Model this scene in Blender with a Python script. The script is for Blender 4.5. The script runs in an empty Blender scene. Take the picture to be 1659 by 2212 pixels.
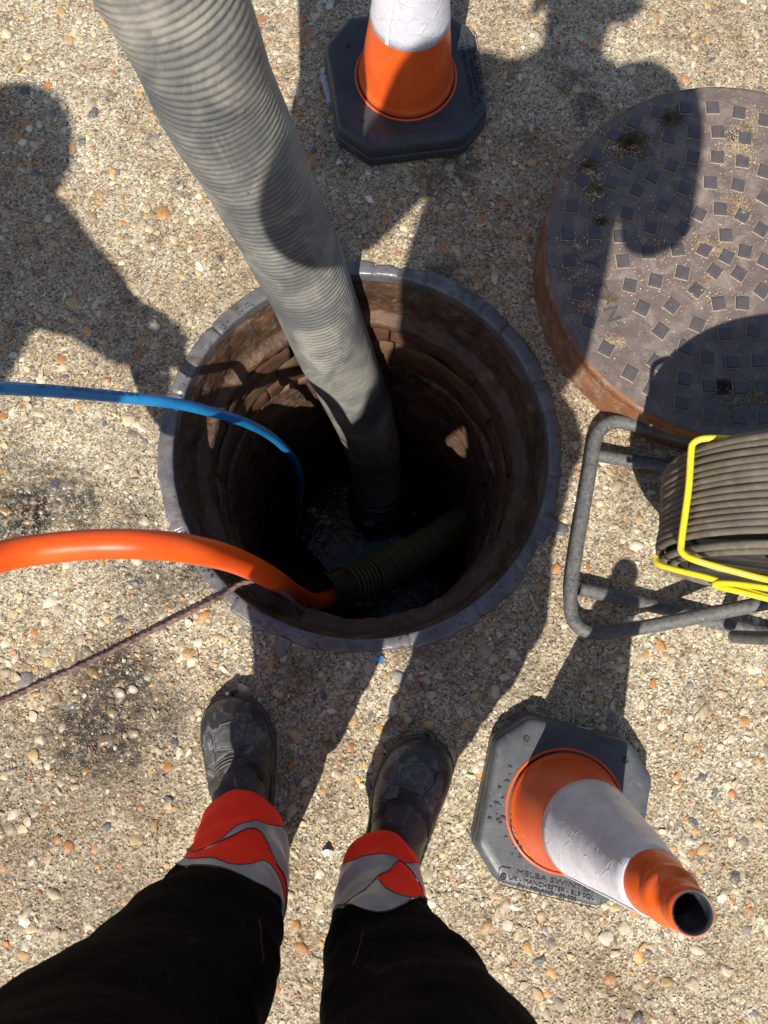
import bpy, bmesh, math, random
import numpy as np
from mathutils import Vector, Matrix

random.seed(7)
RNG = np.random.default_rng(11)
SC = bpy.context.scene
COL = SC.collection

# ------------------------------------------------------------------ camera
CAM_H = 1.25                      # the phone is held 1.25 m above the concrete
F_PX, CX, CY = 1665.0, 829.5, 1106.0


def _cam_rot(nx=790.0, ny=1405.0):
    dn = np.array([(nx - CX) / F_PX, -(ny - CY) / F_PX, -1.0])
    dn /= np.linalg.norm(dn)
    z = -dn
    up = np.array([0, 1.0, 0])
    y = up - z * up.dot(z)
    y /= np.linalg.norm(y)
    return np.array([np.cross(y, z), y, z])


CAM_R = _cam_rot()


def at(px, py, z=0.0):
    """world point at height z that was measured at (px, py) on the photograph"""
    d = CAM_R @ np.array([(px - CX) / F_PX, -(py - CY) / F_PX, -1.0])
    t = (z - CAM_H) / d[2]
    return np.array([0, 0, CAM_H]) + d * t


cam_data = bpy.data.cameras.new('camera')
cam = bpy.data.objects.new('camera', cam_data)
COL.objects.link(cam)
m3 = Matrix(CAM_R.tolist())
cam.matrix_world = Matrix.Translation((0, 0, CAM_H)) @ m3.to_4x4()
cam_data.sensor_fit = 'VERTICAL'
cam_data.sensor_height = 24.0
cam_data.sensor_width = 18.0
cam_data.lens = F_PX / 2212.0 * 24.0
cam_data.clip_start = 0.01
cam_data.clip_end = 500
cam_data.dof.use_dof = True
cam_data.dof.focus_distance = 1.3
cam_data.dof.aperture_fstop = 7.0
SC.camera = cam

# ------------------------------------------------------------------ sky, sun, exposure
SUN_EL, SUN_AZ = 52.5, 19.5        # shadows fall 19.5 degrees right of the picture's up
world = bpy.data.worlds.new('World')
SC.world = world
world.use_nodes = True
wn = world.node_tree
sky = wn.nodes.new('ShaderNodeTexSky')
sky.sky_type = 'NISHITA'
sky.sun_disc = False
sky.sun_elevation = math.radians(SUN_EL)
sky.sun_rotation = math.radians(180 + SUN_AZ)
bg = wn.nodes['Background']
wn.links.new(sky.outputs[0], bg.inputs[0])
bg.inputs[1].default_value = 0.088
sl = bpy.data.lights.new('sun', 'SUN')
sl.energy = 5.0
sl.angle = math.radians(0.53)
sl.color = (1.0, 0.955, 0.88)
sun = bpy.data.objects.new('sun', sl)
COL.objects.link(sun)
sdir = Vector((math.sin(math.radians(SUN_AZ)) * math.cos(math.radians(SUN_EL)),
               math.cos(math.radians(SUN_AZ)) * math.cos(math.radians(SUN_EL)),
               -math.sin(math.radians(SUN_EL))))
sun.rotation_euler = sdir.to_track_quat('-Z', 'Y').to_euler()
sun.location = (-1, -3, 5)
SC.view_settings.view_transform = 'Standard'
SC.view_settings.look = 'None'
SC.view_settings.exposure = 0.38
SC.view_settings.gamma = 1
SC.view_settings.use_curve_mapping = False
SC.cycles.max_bounces = 6

# ------------------------------------------------------------------ node helpers


def new_mat(name):
    m = bpy.data.materials.new(name)
    m.use_nodes = True
    return m, m.node_tree, m.node_tree.nodes['Principled BSDF']


def setin(nt, node, key, v):
    s = node.inputs[key]
    if isinstance(v, bpy.types.NodeSocket):
        nt.links.new(v, s)
    elif v is not None:
        if isinstance(v, (tuple, list)) and s.type == 'RGBA' and len(v) == 3:
            v = (*v, 1)
        s.default_value = v


def nd(nt, typ, props=None, **ins):
    n = nt.nodes.new('ShaderNode' + typ)
    for k, v in (props or {}).items():
        setattr(n, k, v)
    for k, v in ins.items():
        key = int(k[1:]) if k[0] == 'i' and k[1:].isdigit() else k.replace('_', ' ')
        setin(nt, n, key, v)
    return n


def coord(nt, kind='Object', scale=None):
    if kind == 'World':
        o = nd(nt, 'NewGeometry').outputs['Position']
    else:
        o = nd(nt, 'TexCoord').outputs[kind]
    if scale:
        o = nd(nt, 'Mapping', None, Vector=o, Scale=scale).outputs[0]
    return o


def noise(nt, vec, scale, detail=4, rough=0.6, dist=0.0, out=0):
    return nd(nt, 'TexNoise', None, Vector=vec, Scale=scale, Detail=detail, Roughness=rough, Distortion=dist).outputs[out]


def voro(nt, vec, scale, feature='F1', out='Distance', rnd=1.0):
    return nd(nt, 'TexVoronoi', {'feature': feature}, Vector=vec, Scale=scale, Randomness=rnd).outputs[out]


def ramp(nt, fac, stops, interp='LINEAR'):
    n = nd(nt, 'ValToRGB', None, Fac=fac)
    cr = n.color_ramp
    cr.interpolation = interp
    while len(cr.elements) < len(stops):
        cr.elements.new(0.5)
    for e, (p, c) in zip(cr.elements, stops):
        e.position = p
        if not isinstance(c, (tuple, list)):
            c = (c, c, c)
        e.color = (*c, 1)
    return n.outputs[0]


def mix(nt, fac, a, b, blend='MIX'):
    n = nd(nt, 'Mix', {'data_type': 'RGBA', 'blend_type': blend})
    setin(nt, n, 0, fac)
    setin(nt, n, 6, a)
    setin(nt, n, 7, b)
    return n.outputs[2]


def math_(nt, op, a, b=0.0, clamp=False):
    n = nd(nt, 'Math', {'operation': op, 'use_clamp': clamp})
    setin(nt, n, 0, a)
    setin(nt, n, 1, b)
    return n.outputs[0]


def bump(nt, h, strength=0.5, dist=0.002, normal=None):
    n = nd(nt, 'Bump', None, Height=h, Strength=strength, Distance=dist)
    if normal is not None:
        nt.links.new(normal, n.inputs['Normal'])
    return n.outputs[0]


def surf(name, c1, c2, scale=20, rough=(0.5, 0.8), metallic=0.0, bump_s=0.3, bump_scale=200, bump_d=0.001,
         dirt=None, spec=0.5, kind='World', stretch=None, speck=None, coat=0.0, sheen=0.0, bump2=None):
    """a two-tone worn surface: broad colour change, grain, dirt film, specks and bump"""
    m, nt, b = new_mat(name)
    v = coord(nt, kind, stretch)
    n1 = noise(nt, v, scale, 6, 0.65, 0.4)
    col = ramp(nt, n1, [(0.3, c1), (0.7, c2)])
    if dirt:
        dc, lo, hi, ds = dirt
        msk = ramp(nt, noise(nt, v, ds, 8, 0.7, 0.8), [(lo, 0), (hi, 1)])
        col = mix(nt, msk, col, dc)
    else:
        msk = n1
    if speck:
        scol, sc, th = speck
        sm = ramp(nt, voro(nt, v, sc), [(th * 0.6, 1), (th, 0)])
        keep = ramp(nt, noise(nt, v, sc * 0.13, 3), [(0.5, 0), (0.62, 1)])
        col = mix(nt, math_(nt, 'MULTIPLY', sm, keep), col, scol)
    setin(nt, b, 'Base Color', col)
    r = nd(nt, 'MapRange', None, Value=msk, i3=rough[0], i4=rough[1]).outputs[0]
    setin(nt, b, 'Roughness', r)
    b.inputs['Metallic'].default_value = metallic
    b.inputs['Specular IOR Level'].default_value = spec
    if coat:
        b.inputs['Coat Weight'].default_value = coat
        b.inputs['Coat Roughness'].default_value = 0.15
    if sheen:
        b.inputs['Sheen Weight'].default_value = sheen
    nrm = bump(nt, noise(nt, v, bump_scale, 5, 0.7), bump_s, bump_d)
    if bump2:
        nrm = bump(nt, noise(nt, v, bump2[0], 4, 0.6, 0.5), bump2[1], bump2[2], nrm)
    setin(nt, b, 'Normal', nrm)
    return m


# ------------------------------------------------------------------ mesh helpers


def vnoise(p, scale, seed=0):
    """trilinear value noise in -1..1 of an (n,3) array"""
    q = np.asarray(p, float) * scale
    i = np.floor(q).astype(np.int64)
    f = q - i
    f = f * f * (3 - 2 * f)

    def h(a, b, c):
        x = (a * 374761393 + b * 668265263 + c * 2147483647 + seed * 1274126177) & 0xffffffff
        x = ((x ^ (x >> 13)) * 1274126177) & 0xffffffff
        x = x ^ (x >> 16)
        return (x & 0xffff) / 32767.5 - 1
    r = 0
    for dx in (0, 1):
        for dy in (0, 1):
            for dz in (0, 1):
                w = (f[:, 0] if dx else 1 - f[:, 0]) * (f[:, 1] if dy else 1 - f[:, 1]) * (f[:, 2] if dz else 1 - f[:, 2])
                r = r + w * h(i[:, 0] + dx, i[:, 1] + dy, i[:, 2] + dz)
    return r


def fbm(p, scale, octs=3, seed=0):
    r, a = 0, 1.0
    for k in range(octs):
        r = r + a * vnoise(p, scale * 2 ** k, seed + k)
        a *= 0.5
    return r


def make_mesh(name, verts, faces, smooth=True, cols=None):
    me = bpy.data.meshes.new(name)
    verts = np.asarray(verts, np.float32)
    if isinstance(faces, np.ndarray):
        n, k = faces.shape
        me.vertices.add(len(verts))
        me.vertices.foreach_set('co', verts.ravel())
        me.loops.add(n * k)
        me.loops.foreach_set('vertex_index', faces.astype(np.int32).ravel())
        me.polygons.add(n)
        me.polygons.foreach_set('loop_start', np.arange(0, n * k, k, dtype=np.int32))
        me.update(calc_edges=True)
    else:
        me.from_pydata(verts.tolist(), [], [list(map(int, f)) for f in faces])
        me.update()
    me.validate()
    if smooth:
        me.polygons.foreach_set('use_smooth', np.ones(len(me.polygons), bool))
    if cols is not None:
        a = me.color_attributes.new('Col', 'FLOAT_COLOR', 'POINT')
        c = np.ones((len(verts), 4), np.float32)
        c[:, :3] = cols
        a.data.foreach_set('color', c.ravel())
    return me


def link(name, me, mat=None, parent=None, loc=None, kind=None, sharp=None):
    o = bpy.data.objects.new(name, me)
    COL.objects.link(o)
    if mat is not None and not me.materials:
        me.materials.append(mat)
    if parent is not None:
        o.parent = parent
    if loc is not None:
        o.location = loc
    if kind:
        o['kind'] = kind
    if sharp:
        me.set_sharp_from_angle(angle=math.radians(sharp))
    return o


def obj(name, verts, faces, mat, parent=None, smooth=True, sharp=None, **k):
    return link(name, make_mesh(name, verts, faces, smooth), mat, parent, sharp=sharp, **k)


def thing(name, label, cat, loc=(0, 0, 0), rz=0.0, group=None):
    o = bpy.data.objects.new(name, None)
    COL.objects.link(o)
    o.empty_display_size = 0.05
    o.location = loc
    o.rotation_euler = (0, 0, rz)
    o['label'] = label
    o['category'] = cat
    if group:
        o['group'] = group
    return o


def tag(o, label, cat, group=None, kind=None):
    o['label'] = label
    o['category'] = cat
    if group:
        o['group'] = group
    if kind:
        o['kind'] = kind
    return o


def grid_faces(nu, nv, cu=False, cv=False, off=0):
    """quads of a grid of nu x nv vertices (index u*nv+v)"""
    u = np.arange(nu if cu else nu - 1)
    v = np.arange(nv if cv else nv - 1)
    U, V = np.meshgrid(u, v, indexing='ij')
    U2, V2 = (U + 1) % nu, (V + 1) % nv
    return np.stack([U * nv + V, U2 * nv + V, U2 * nv + V2, U * nv + V2], -1).reshape(-1, 4) + off


def spline(pts, n):
    """Catmull-Rom through pts, n samples evenly spaced along it"""
    P = np.asarray(pts, float)
    Q = np.vstack([2 * P[0] - P[1], P, 2 * P[-1] - P[-2]])
    out = []
    for i in range(1, len(Q) - 2):
        t = np.linspace(0, 1, 40, endpoint=False)[:, None]
        a, b, c, d = Q[i - 1], Q[i], Q[i + 1], Q[i + 2]
        out.append(0.5 * (2 * b + (c - a) * t + (2 * a - 5 * b + 4 * c - d) * t ** 2 + (3 * b - a - 3 * c + d) * t ** 3))
    out = np.vstack(out + [P[-1:]])
    s = np.r_[0, np.cumsum(np.linalg.norm(np.diff(out, axis=0), axis=1))]
    ss = np.linspace(0, s[-1], n)
    return np.stack([np.interp(ss, s, out[:, k]) for k in range(out.shape[1])], 1), ss


def frames(P, ref=(0, 0, 1)):
    T = np.gradient(P, axis=0)
    T /= np.linalg.norm(T, axis=1)[:, None]
    N = np.zeros_like(T)
    n = np.array(ref, float)
    for i, t in enumerate(T):
        n = n - t * n.dot(t)
        n /= np.linalg.norm(n)
        N[i] = n
    return T, N, np.cross(T, N)


def tube(P, r, seg=16, closed=False, caps=True, ref=(0, 0, 1), disp=None):
    """verts, faces of a tube; r may be a number or an array per ring; disp(i_ring, angle) adds to the radius"""
    P = np.asarray(P, float)
    T, N, B = frames(P, ref)
    if closed:
        T = np.roll(P, -1, 0) - np.roll(P, 1, 0)
        T /= np.linalg.norm(T, axis=1)[:, None]
    a = np.linspace(0, 2 * np.pi, seg, endpoint=False)
    R = np.broadcast_to(np.asarray(r, float).reshape(-1, 1), (len(P), seg)).copy()
    if disp is not None:
        R += disp(np.arange(len(P))[:, None], a[None, :])
    V = P[:, None, :] + R[..., None] * (np.cos(a)[None, :, None] * N[:, None, :] + np.sin(a)[None, :, None] * B[:, None, :])
    V = V.reshape(-1, 3)
    Fq = grid_faces(len(P), seg, closed, True)
    if caps and not closed:
        V = np.vstack([V, P[0], P[-1]])
        Fl = [list(f) for f in Fq]
        c0, c1 = len(V) - 2, len(V) - 1
        for k in range(seg):
            Fl.append([c0, (k + 1) % seg, k])
            b = (len(P) - 1) * seg
            Fl.append([c1, b + k, b + (k + 1) % seg])
        return V, Fl
    return V, Fq


def lathe(profile, n=64, centre=(0, 0, 0), disp=None):
    """profile: list of (r, z) from outside to inside; closed round the axis"""
    pr = np.asarray(profile, float)
    a = np.linspace(0, 2 * np.pi, n, endpoint=False)
    A, _ = np.meshgrid(a, np.arange(len(pr)))
    Rr = np.repeat(pr[:, :1], n, 1)
    Z = np.repeat(pr[:, 1:2], n, 1)
    V = np.stack([Rr * np.cos(A), Rr * np.sin(A), Z], -1).reshape(-1, 3)
    if disp is not None:
        V = disp(V, A.ravel(), np.repeat(np.arange(len(pr)), n))
    V = V + np.array(centre)
    return V, grid_faces(len(pr), n, False, True)[:, ::-1]


def resample(pr, step):
    out = [np.array(pr[0], float)]
    for a, b in zip(pr[:-1], pr[1:]):
        a, b = np.array(a, float), np.array(b, float)
        k = max(1, int(np.ceil(np.linalg.norm(b - a) / step)))
        for j in range(1, k + 1):
            out.append(a + (b - a) * j / k)
    return np.array(out)


def join(parts):
    V, Fs, o = [], [], 0
    for v, f in parts:
        V.append(np.asarray(v))
        Fs += [[int(i) + o for i in q] for q in f]
        o += len(v)
    return np.vstack(V), Fs


def box(cx, cy, cz, sx, sy, sz, rz=0.0):
    c, s = math.cos(rz), math.sin(rz)
    V = []
    for z in (-1, 1):
        for x, y in ((-1, -1), (1, -1), (1, 1), (-1, 1)):
            X, Y = x * sx / 2, y * sy / 2
            V.append((cx + X * c - Y * s, cy + X * s + Y * c, cz + z * sz / 2))
    Fc = [[0, 3, 2, 1], [4, 5, 6, 7], [0, 1, 5, 4], [1, 2, 6, 5], [2, 3, 7, 6], [3, 0, 4, 7]]
    return np.array(V), Fc


# ------------------------------------------------------------------ materials
PIT = np.array([-0.006, 0.331])
STAINS = [  # px, py, radius, strength: wet tar and dirt patches in the concrete
    (60, 1108, .085, 1.0), (170, 1095, .065, .85), (40, 1000, .05, .5), (250, 1480, .11, .9), (215, 1590, .115, .95), (350, 1540, .07, .7),
    (330, 1265, .085, .6), (425, 1235, .055, .8), (300, 1420, .06, .5), (560, 1330, .06, .4), (990, 355, .055, .75), (940, 390, .05, .6), (960, 590, .05, .75),
    (1010, 640, .05, .5), (1185, 60, .03, .6), (1200, 120, .03, .6), (1230, 170, .035, .6), (1275, 225, .035, .8), (1262, 260, .03, .7), (232, 200, .025, .6), (318, 300, .02, .6),
    (300, 1110, .06, .55), (120, 1050, .075, .65), (100, 1750, .15, .28), (330, 1700, .10, .3), (200, 1900, .13, .25), (1000, 900, .0, 0.0), (385, 400, .03, .45), (1130, 300, .04, .4), (1140, 1465, .05, .3), (60, 1620, .08, .35), (930, 1400, .07, .4), (650, 1430, .06, .45)]


def stain_mask(nt):
    v = coord(nt, 'World')
    dv = nd(nt, 'TexNoise', None, Vector=v, Scale=26, Detail=5, Roughness=0.65).outputs[1]
    off = nd(nt, 'VectorMath', {'operation': 'SUBTRACT'}, i0=dv, i1=(0.5, 0.5, 0.5)).outputs[0]
    n = nd(nt, 'VectorMath', {'operation': 'SCALE'}, i0=off)
    n.inputs['Scale'].default_value = 0.11
    p = nd(nt, 'VectorMath', {'operation': 'ADD'}, i0=v, i1=n.outputs[0]).outputs[0]
    tot = None
    for px, py, r, s in STAINS:
        w = at(px, py, 0)
        d = nd(nt, 'VectorMath', {'operation': 'DISTANCE'}, i0=p, i1=tuple(w)).outputs['Value']
        k = nd(nt, 'MapRange', {'interpolation_type': 'SMOOTHSTEP'}, Value=d, i1=r * 1.05, i2=r * 0.3, i3=0.0, i4=s).outputs[0]
        tot = k if tot is None else math_(nt, 'MAXIMUM', tot, k)
    return tot


def macro_tone(nt, v):
    """weathering of the slab: pale scoured areas and brown silted ones"""
    a = ramp(nt, noise(nt, v, 3.2, 4, 0.55, 0.6), [(.36, (.85, .82, .76)), (.58, (1.06, 1.09, 1.06))])
    c = ramp(nt, noise(nt, v, 13, 5, 0.65, 0.8), [(.36, (.80, .745, .67)), (.52, (1, 1, 1)), (.75, (1.10, 1.12, 1.11))])
    return mix(nt, 1.0, a, c, 'MULTIPLY')


def ground_mat():
    m, nt, b = new_mat('concrete_ground')
    v = coord(nt, 'World')
    cell = voro(nt, v, 340, out='Color')
    bw = nd(nt, 'SeparateColor', None, Color=cell).outputs[0]
    grit = ramp(nt, bw, [(0, (.15, .12, .09)), (.14, (.31, .255, .19)), (.48, (.54, .455, .34)), (.8, (.74, .64, .49)), (.94, (.90, .82, .67))])
    big = noise(nt, v, 9, 5, 0.6, 0.3)
    tint = ramp(nt, big, [(0.3, (.78, .75, .73)), (0.7, (1.0, .99, .95))])
    col = mix(nt, 1.0, grit, tint, 'MULTIPLY')
    patch = ramp(nt, noise(nt, v, 45, 6, 0.7), [(0.38, (.76, .73, .70)), (0.62, (1.0, 1.0, 1.0))])
    col = mix(nt, 1.0, col, patch, 'MULTIPLY')
    pits = ramp(nt, voro(nt, v, 150, out='Distance'), [(0.05, (.35, .32, .3)), (0.16, (1, 1, 1))])
    col = mix(nt, ramp(nt, noise(nt, v, 30, 3), [(.5, 0), (.62, .8)]), col, mix(nt, 1.0, col, pits, 'MULTIPLY'))
    mac = macro_tone(nt, v)
    col = mix(nt, 1.0, col, mac, 'MULTIPLY')
    st = stain_mask(nt)
    st2 = math_(nt, 'MULTIPLY', st, ramp(nt, noise(nt, v, 85, 7, 0.8), [(.38, .18), (.52, 1)]))
    col = mix(nt, st2, col, (.022, .017, .014))
    setin(nt, b, 'Base Color', col)
    setin(nt, b, 'Roughness', nd(nt, 'MapRange', None, Value=st2, i3=0.88, i4=0.16).outputs[0])
    b.inputs['Specular IOR Level'].default_value = 0.35
    h1 = voro(nt, v, 340)
    nrm = bump(nt, h1, 0.9, 0.0012)
    nrm = bump(nt, noise(nt, v, 140, 6, 0.75), 1.0, 0.004, nrm)
    nrm = bump(nt, noise(nt, v, 620, 3, 0.7), 0.6, 0.0008, nrm)
    setin(nt, b, 'Normal', nrm)
    return m


def stone_mat(name, from_attr):
    m, nt, b = new_mat(name)
    v = coord(nt, 'World')
    if from_attr:
        base = nd(nt, 'Attribute', {'attribute_name': 'Col'}).outputs['Color']
    else:
        rnd = nd(nt, 'ObjectInfo').outputs['Random']
        base = ramp(nt, rnd, [(0.0, (.58, .48, .32)), (.14, (.55, .39, .18)), (.26, (.44, .20, .06)), (.36, (.64, .57, .45)), (.44, (.42, .34, .24)),
                              (.60, (.44, .28, .12)), (.70, (.56, .47, .32)), (.80, (.20, .19, .18)), (.86, (.62, .56, .44)), (.93, (.10, .10, .11))], 'CONSTANT')
    var = ramp(nt, noise(nt, v, 210, 5, 0.7, 0.6), [(.3, (.66, .62, .58)), (.55, (1, 1, 1)), (.75, (1.15, 1.12, 1.05))])
    col = mix(nt, 1.0, base, var, 'MULTIPLY')
    col = mix(nt, 0.8, col, macro_tone(nt, v), 'MULTIPLY')
    dust = ramp(nt, noise(nt, v, 320, 3, 0.7), [(.5, 0), (.68, .55)])
    col = mix(nt, dust, col, (.46, .40, .32))
    st = math_(nt, 'MULTIPLY', stain_mask(nt), 0.55)
    col = mix(nt, st, col, (.05, .035, .025))
    setin(nt, b, 'Base Color', col)
    setin(nt, b, 'Roughness', nd(nt, 'MapRange', None, Value=st, i2=.5, i3=0.62, i4=0.22).outputs[0])
    nrm = bump(nt, noise(nt, v, 330, 4, 0.7), 0.5, 0.0012)
    setin(nt, b, 'Normal', nrm)
    return m


MG = ground_mat()
MS_PART = stone_mat('flint_stone_part', False)
MS_MASS = stone_mat('flint_stone_mass', True)
M_RING = surf('worn_cast_iron', (.105, .100, .106), (.205, .196, .20), 20, (.30, .6), 0.2, 0.35, 160, .0012,
              dirt=((.095, .070, .052), .50, .64, 30), speck=((.55, .50, .43), 210, .12), bump2=(28, .35, .004))
M_SKIRT = surf('rusty_pit_iron', (.045, .024, .014), (.13, .068, .035), 18, (.5, .95), 0.1, 0.9, 130, .003,
               dirt=((.19, .14, .095), .52, .72, 34), speck=((.34, .29, .22), 160, .14))
M_BRICK_A = surf('red_engineering_brick', (.075, .032, .019), (.15, .066, .038), 26, (.55, .9), 0, .8, 120, .003, dirt=((.06, .035, .022), .50, .68, 38))
M_BRICK_B = surf('ochre_mortar_brick', (.085, .052, .027), (.20, .125, .062), 26, (.6, .9), 0, .8, 120, .003, dirt=((.09, .05, .03), .54, .70, 33))
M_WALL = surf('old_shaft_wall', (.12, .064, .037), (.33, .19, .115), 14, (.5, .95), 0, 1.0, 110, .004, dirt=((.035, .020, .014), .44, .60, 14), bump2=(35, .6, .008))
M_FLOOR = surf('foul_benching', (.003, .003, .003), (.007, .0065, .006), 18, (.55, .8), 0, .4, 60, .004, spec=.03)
M_PALEGREY = surf('pale_grey_patch', (.34, .36, .40), (.62, .65, .70), 40, (.2, .5), 0, .4, 120, .001)  # pale grey for the small flat patches laid over the pit water
M_COVER = surf('dusty_iron_cover', (.115, .084, .074), (.185, .142, .122), 26, (.48, .82), 0.05, 0.8, 240, .0014,
               dirt=((.27, .215, .175), .48, .68, 24), speck=((.66, .58, .47), 260, .17), bump2=(70, .5, .0022))
M_STUD = surf('polished_iron_stud', (.080, .070, .073), (.125, .108, .106), 50, (.36, .6), 0.15, 0.35, 260, .0006, dirt=((.24, .21, .18), .60, .80, 60), speck=((.5, .46, .4), 300, .09))
M_RUST = surf('rusty_cover_side', (.13, .06, .035), (.32, .125, .05), 24, (.7, .95), 0, .8, 150, .002, dirt=((.30, .235, .16), .50, .68, 30))
M_SAND = surf('loose_sand', (.34, .27, .17), (.60, .52, .39), 90, (.85, .95), 0, .8, 400, .001)
M_PACKED = surf('packed_dust', (.22, .175, .14), (.42, .34, .27), 60, (.85, .95), 0, .6, 300, .001)
M_MOSS = surf('dry_moss', (.055, .05, .025), (.16, .13, .07), 90, (.85, .95), 0, .5, 300, .001)
M_HOSE = surf('ribbed_grey_hose', (.085, .092, .094), (.165, .162, .150), 7, (.5, .8), 0, .35, 260, .0008, dirt=((.30, .28, .235), .44, .66, 8),
              speck=((.04, .045, .045), 45, .10), spec=.4, bump2=(55, .5, .003))
M_BLACKRUB = surf('black_rubber', (.012, .012, .013), (.035, .035, .037), 40, (.42, .7), 0, .4, 220, .0008, dirt=((.10, .09, .08), .62, .8, 30))
M_BLUE = surf('blue_hose_plastic', (.012, .185, .46), (.028, .27, .58), 18, (.28, .45), 0, .15, 180, .0006, dirt=((.03, .12, .24), .58, .78, 30), spec=.5)
M_INK = surf('black_print_ink', (.006, .012, .02), (.012, .03, .05), 300, (.5, .6), bump_s=0.0)
M_ORANGE = surf('orange_hose_plastic', (.80, .078, .006), (.90, .115, .009), 12, (.36, .55), 0, .12, 120, .0006, dirt=((.55, .09, .015), .60, .80, 22), speck=((.08, .03, .01), 60, .05))
M_ROPE = surf('muddy_rope', (.10, .055, .045), (.30, .19, .155), 70, (.9, 1), 0, 1, 500, .002, dirt=((.07, .045, .035), .52, .66, 40))
M_CONE = surf('orange_cone_plastic', (.66, .085, .012), (.80, .125, .018), 16, (.32, .5), 0, .25, 140, .0008, dirt=((.30, .055, .02), .58, .78, 26), speck=((.06, .03, .02), 70, .06))
M_SLEEVE = None
M_BASE = surf('grey_cone_rubber', (.050, .055, .060), (.088, .094, .098), 26, (.42, .62), 0, .35, 260, .0008, dirt=((.15, .155, .155), .56, .76, 42), speck=((.5, .5, .46), 190, .07), bump2=(60, .25, .0015))
M_BASE_DK = surf('dark_cone_rubber', (.028, .031, .038), (.050, .053, .062), 26, (.42, .62), 0, .35, 260, .0008, dirt=((.085, .085, .09), .58, .78, 42), speck=((.4, .4, .38), 190, .06), bump2=(60, .25, .0015))
M_LETTER = surf('moulded_letter_rubber', (.014, .015, .018), (.030, .032, .036), 60, (.45, .6), bump_s=.1)
M_YELLOW = surf('yellow_coated_wire', (.66, .52, .014), (.80, .66, .03), 40, (.3, .5), 0, .3, 260, .0006, dirt=((.24, .21, .09), .62, .78, 90), speck=((.08, .07, .03), 230, .12))
M_TUBE = surf('scuffed_black_tube', (.030, .030, .031), (.085, .083, .08), 60, (.55, .85), 0.0, .6, 260, .0008, dirt=((.21, .20, .185), .36, .80, 150), speck=((.50, .49, .46), 160, .16))
M_INNER = surf('grey_inner_tube', (.018, .02, .022), (.045, .048, .052), 40, (.4, .6), 0, .3, 200, .0008, dirt=((.4, .4, .4), .62, .76, 60))
M_REELHOSE = surf('dusty_reel_hose', (.105, .088, .065), (.20, .17, .13), 30, (.55, .85), 0, .4, 300, .0008, dirt=((.30, .265, .21), .54, .76, 40), stretch=(.5, 1, 1))
M_DRUM = surf('black_drum_plastic', (.010, .010, .011), (.028, .028, .03), 30, (.35, .55), bump_s=.2)
M_LEATHER = surf('dusty_black_leather', (.024, .018, .0145), (.055, .045, .038), 24, (.42, .66), 0, .4, 260, .0008, dirt=((.17, .15, .13), .54, .74, 38), bump2=(60, .5, .003))
M_TOECAP = surf('scuffed_toe_rubber', (.016, .016, .016), (.042, .042, .041), 40, (.42, .7), 0, .5, 300, .001, dirt=((.27, .26, .24), .50, .72, 36))
M_TOEPAD = surf('grained_toe_pad', (.050, .051, .050), (.11, .11, .107), 90, (.55, .75), 0, 1.0, 900, .0015, dirt=((.26, .26, .25), .52, .7, 80))
M_RIDGE = surf('scuffed_ridge_rubber', (.045, .045, .044), (.17, .17, .162), 60, (.5, .7), 0, .4, 300, .001)
M_SOLE = surf('rubber_sole', (.028, .025, .022), (.075, .067, .058), 40, (.5, .8), 0, .5, 200, .001, dirt=((.17, .14, .11), .55, .72, 50))
M_TROUSER = surf('black_work_cloth', (.0032, .0029, .0029), (.0065, .0058, .0055), 14, (.85, .95), 0, .5, 420, .0012, dirt=((.032, .027, .022), .60, .80, 18), spec=.04, sheen=.0, bump2=(16, .6, .012))
M_HIVIS = surf('fluorescent_red_cloth', (.93, .028, .012), (1.0, .045, .018), 18, (.75, .9), 0, .4, 600, .0006, dirt=((.50, .045, .02), .62, .80, 26), spec=.2, bump2=(26, .4, .006))
M_REFLECT = surf('grey_reflective_tape', (.30, .315, .345), (.42, .44, .47), 22, (.38, .55), .35, .3, 700, .0004, dirt=((.15, .15, .16), .56, .76, 34), bump2=(26, .3, .005))
M_SEAM = surf('red_seam_thread', (.06, .006, .005), (.11, .012, .009), 60, (.8, .9), bump_s=.2)
M_SKIN = surf('skin', (.42, .24, .17), (.50, .29, .21), 20, (.5, .6), bump_s=.15)
M_JACKET = surf('orange_work_jacket', (.72, .12, .02), (.85, .16, .03), 16, (.8, .9), bump_s=.3)
M_HELMET = surf('white_helmet', (.7, .7, .68), (.78, .78, .76), 16, (.3, .4), bump_s=.1)
M_LABEL = surf('dirty_white_label', (.45, .44, .45), (.66, .65, .64), 60, (.5, .7), 0, .5, 160, .002, dirt=((.2, .18, .18), .55, .7, 120))
M_BLUESCRAP = surf('blue_plastic_scrap', (.03, .28, .6), (.08, .45, .8), 90, (.3, .5), bump_s=.3)
M_GREENPIPE = surf('slimy_pipe_plastic', (.022, .022, .015), (.05, .05, .032), 30, (.35, .6), 0, .4, 120, .001, dirt=((.02, .018, .012), .52, .7, 30))
M_PIPERING = surf('yellow_pipe_rib', (.09, .076, .028), (.19, .155, .055), 40, (.4, .6), 0, .3, 120, .001, dirt=((.03, .025, .012), .52, .7, 40))
M_DROP, nt_, b_ = new_mat('water_drop')
b_.inputs['Base Color'].default_value = (.06, .06, .065, 1)
b_.inputs['Roughness'].default_value = 0.03
b_.inputs['Coat Weight'].default_value = 1.0
M_PHONE = surf('black_phone', (.01, .01, .011), (.02, .02, .022), 30, (.2, .3), bump_s=0)


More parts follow.
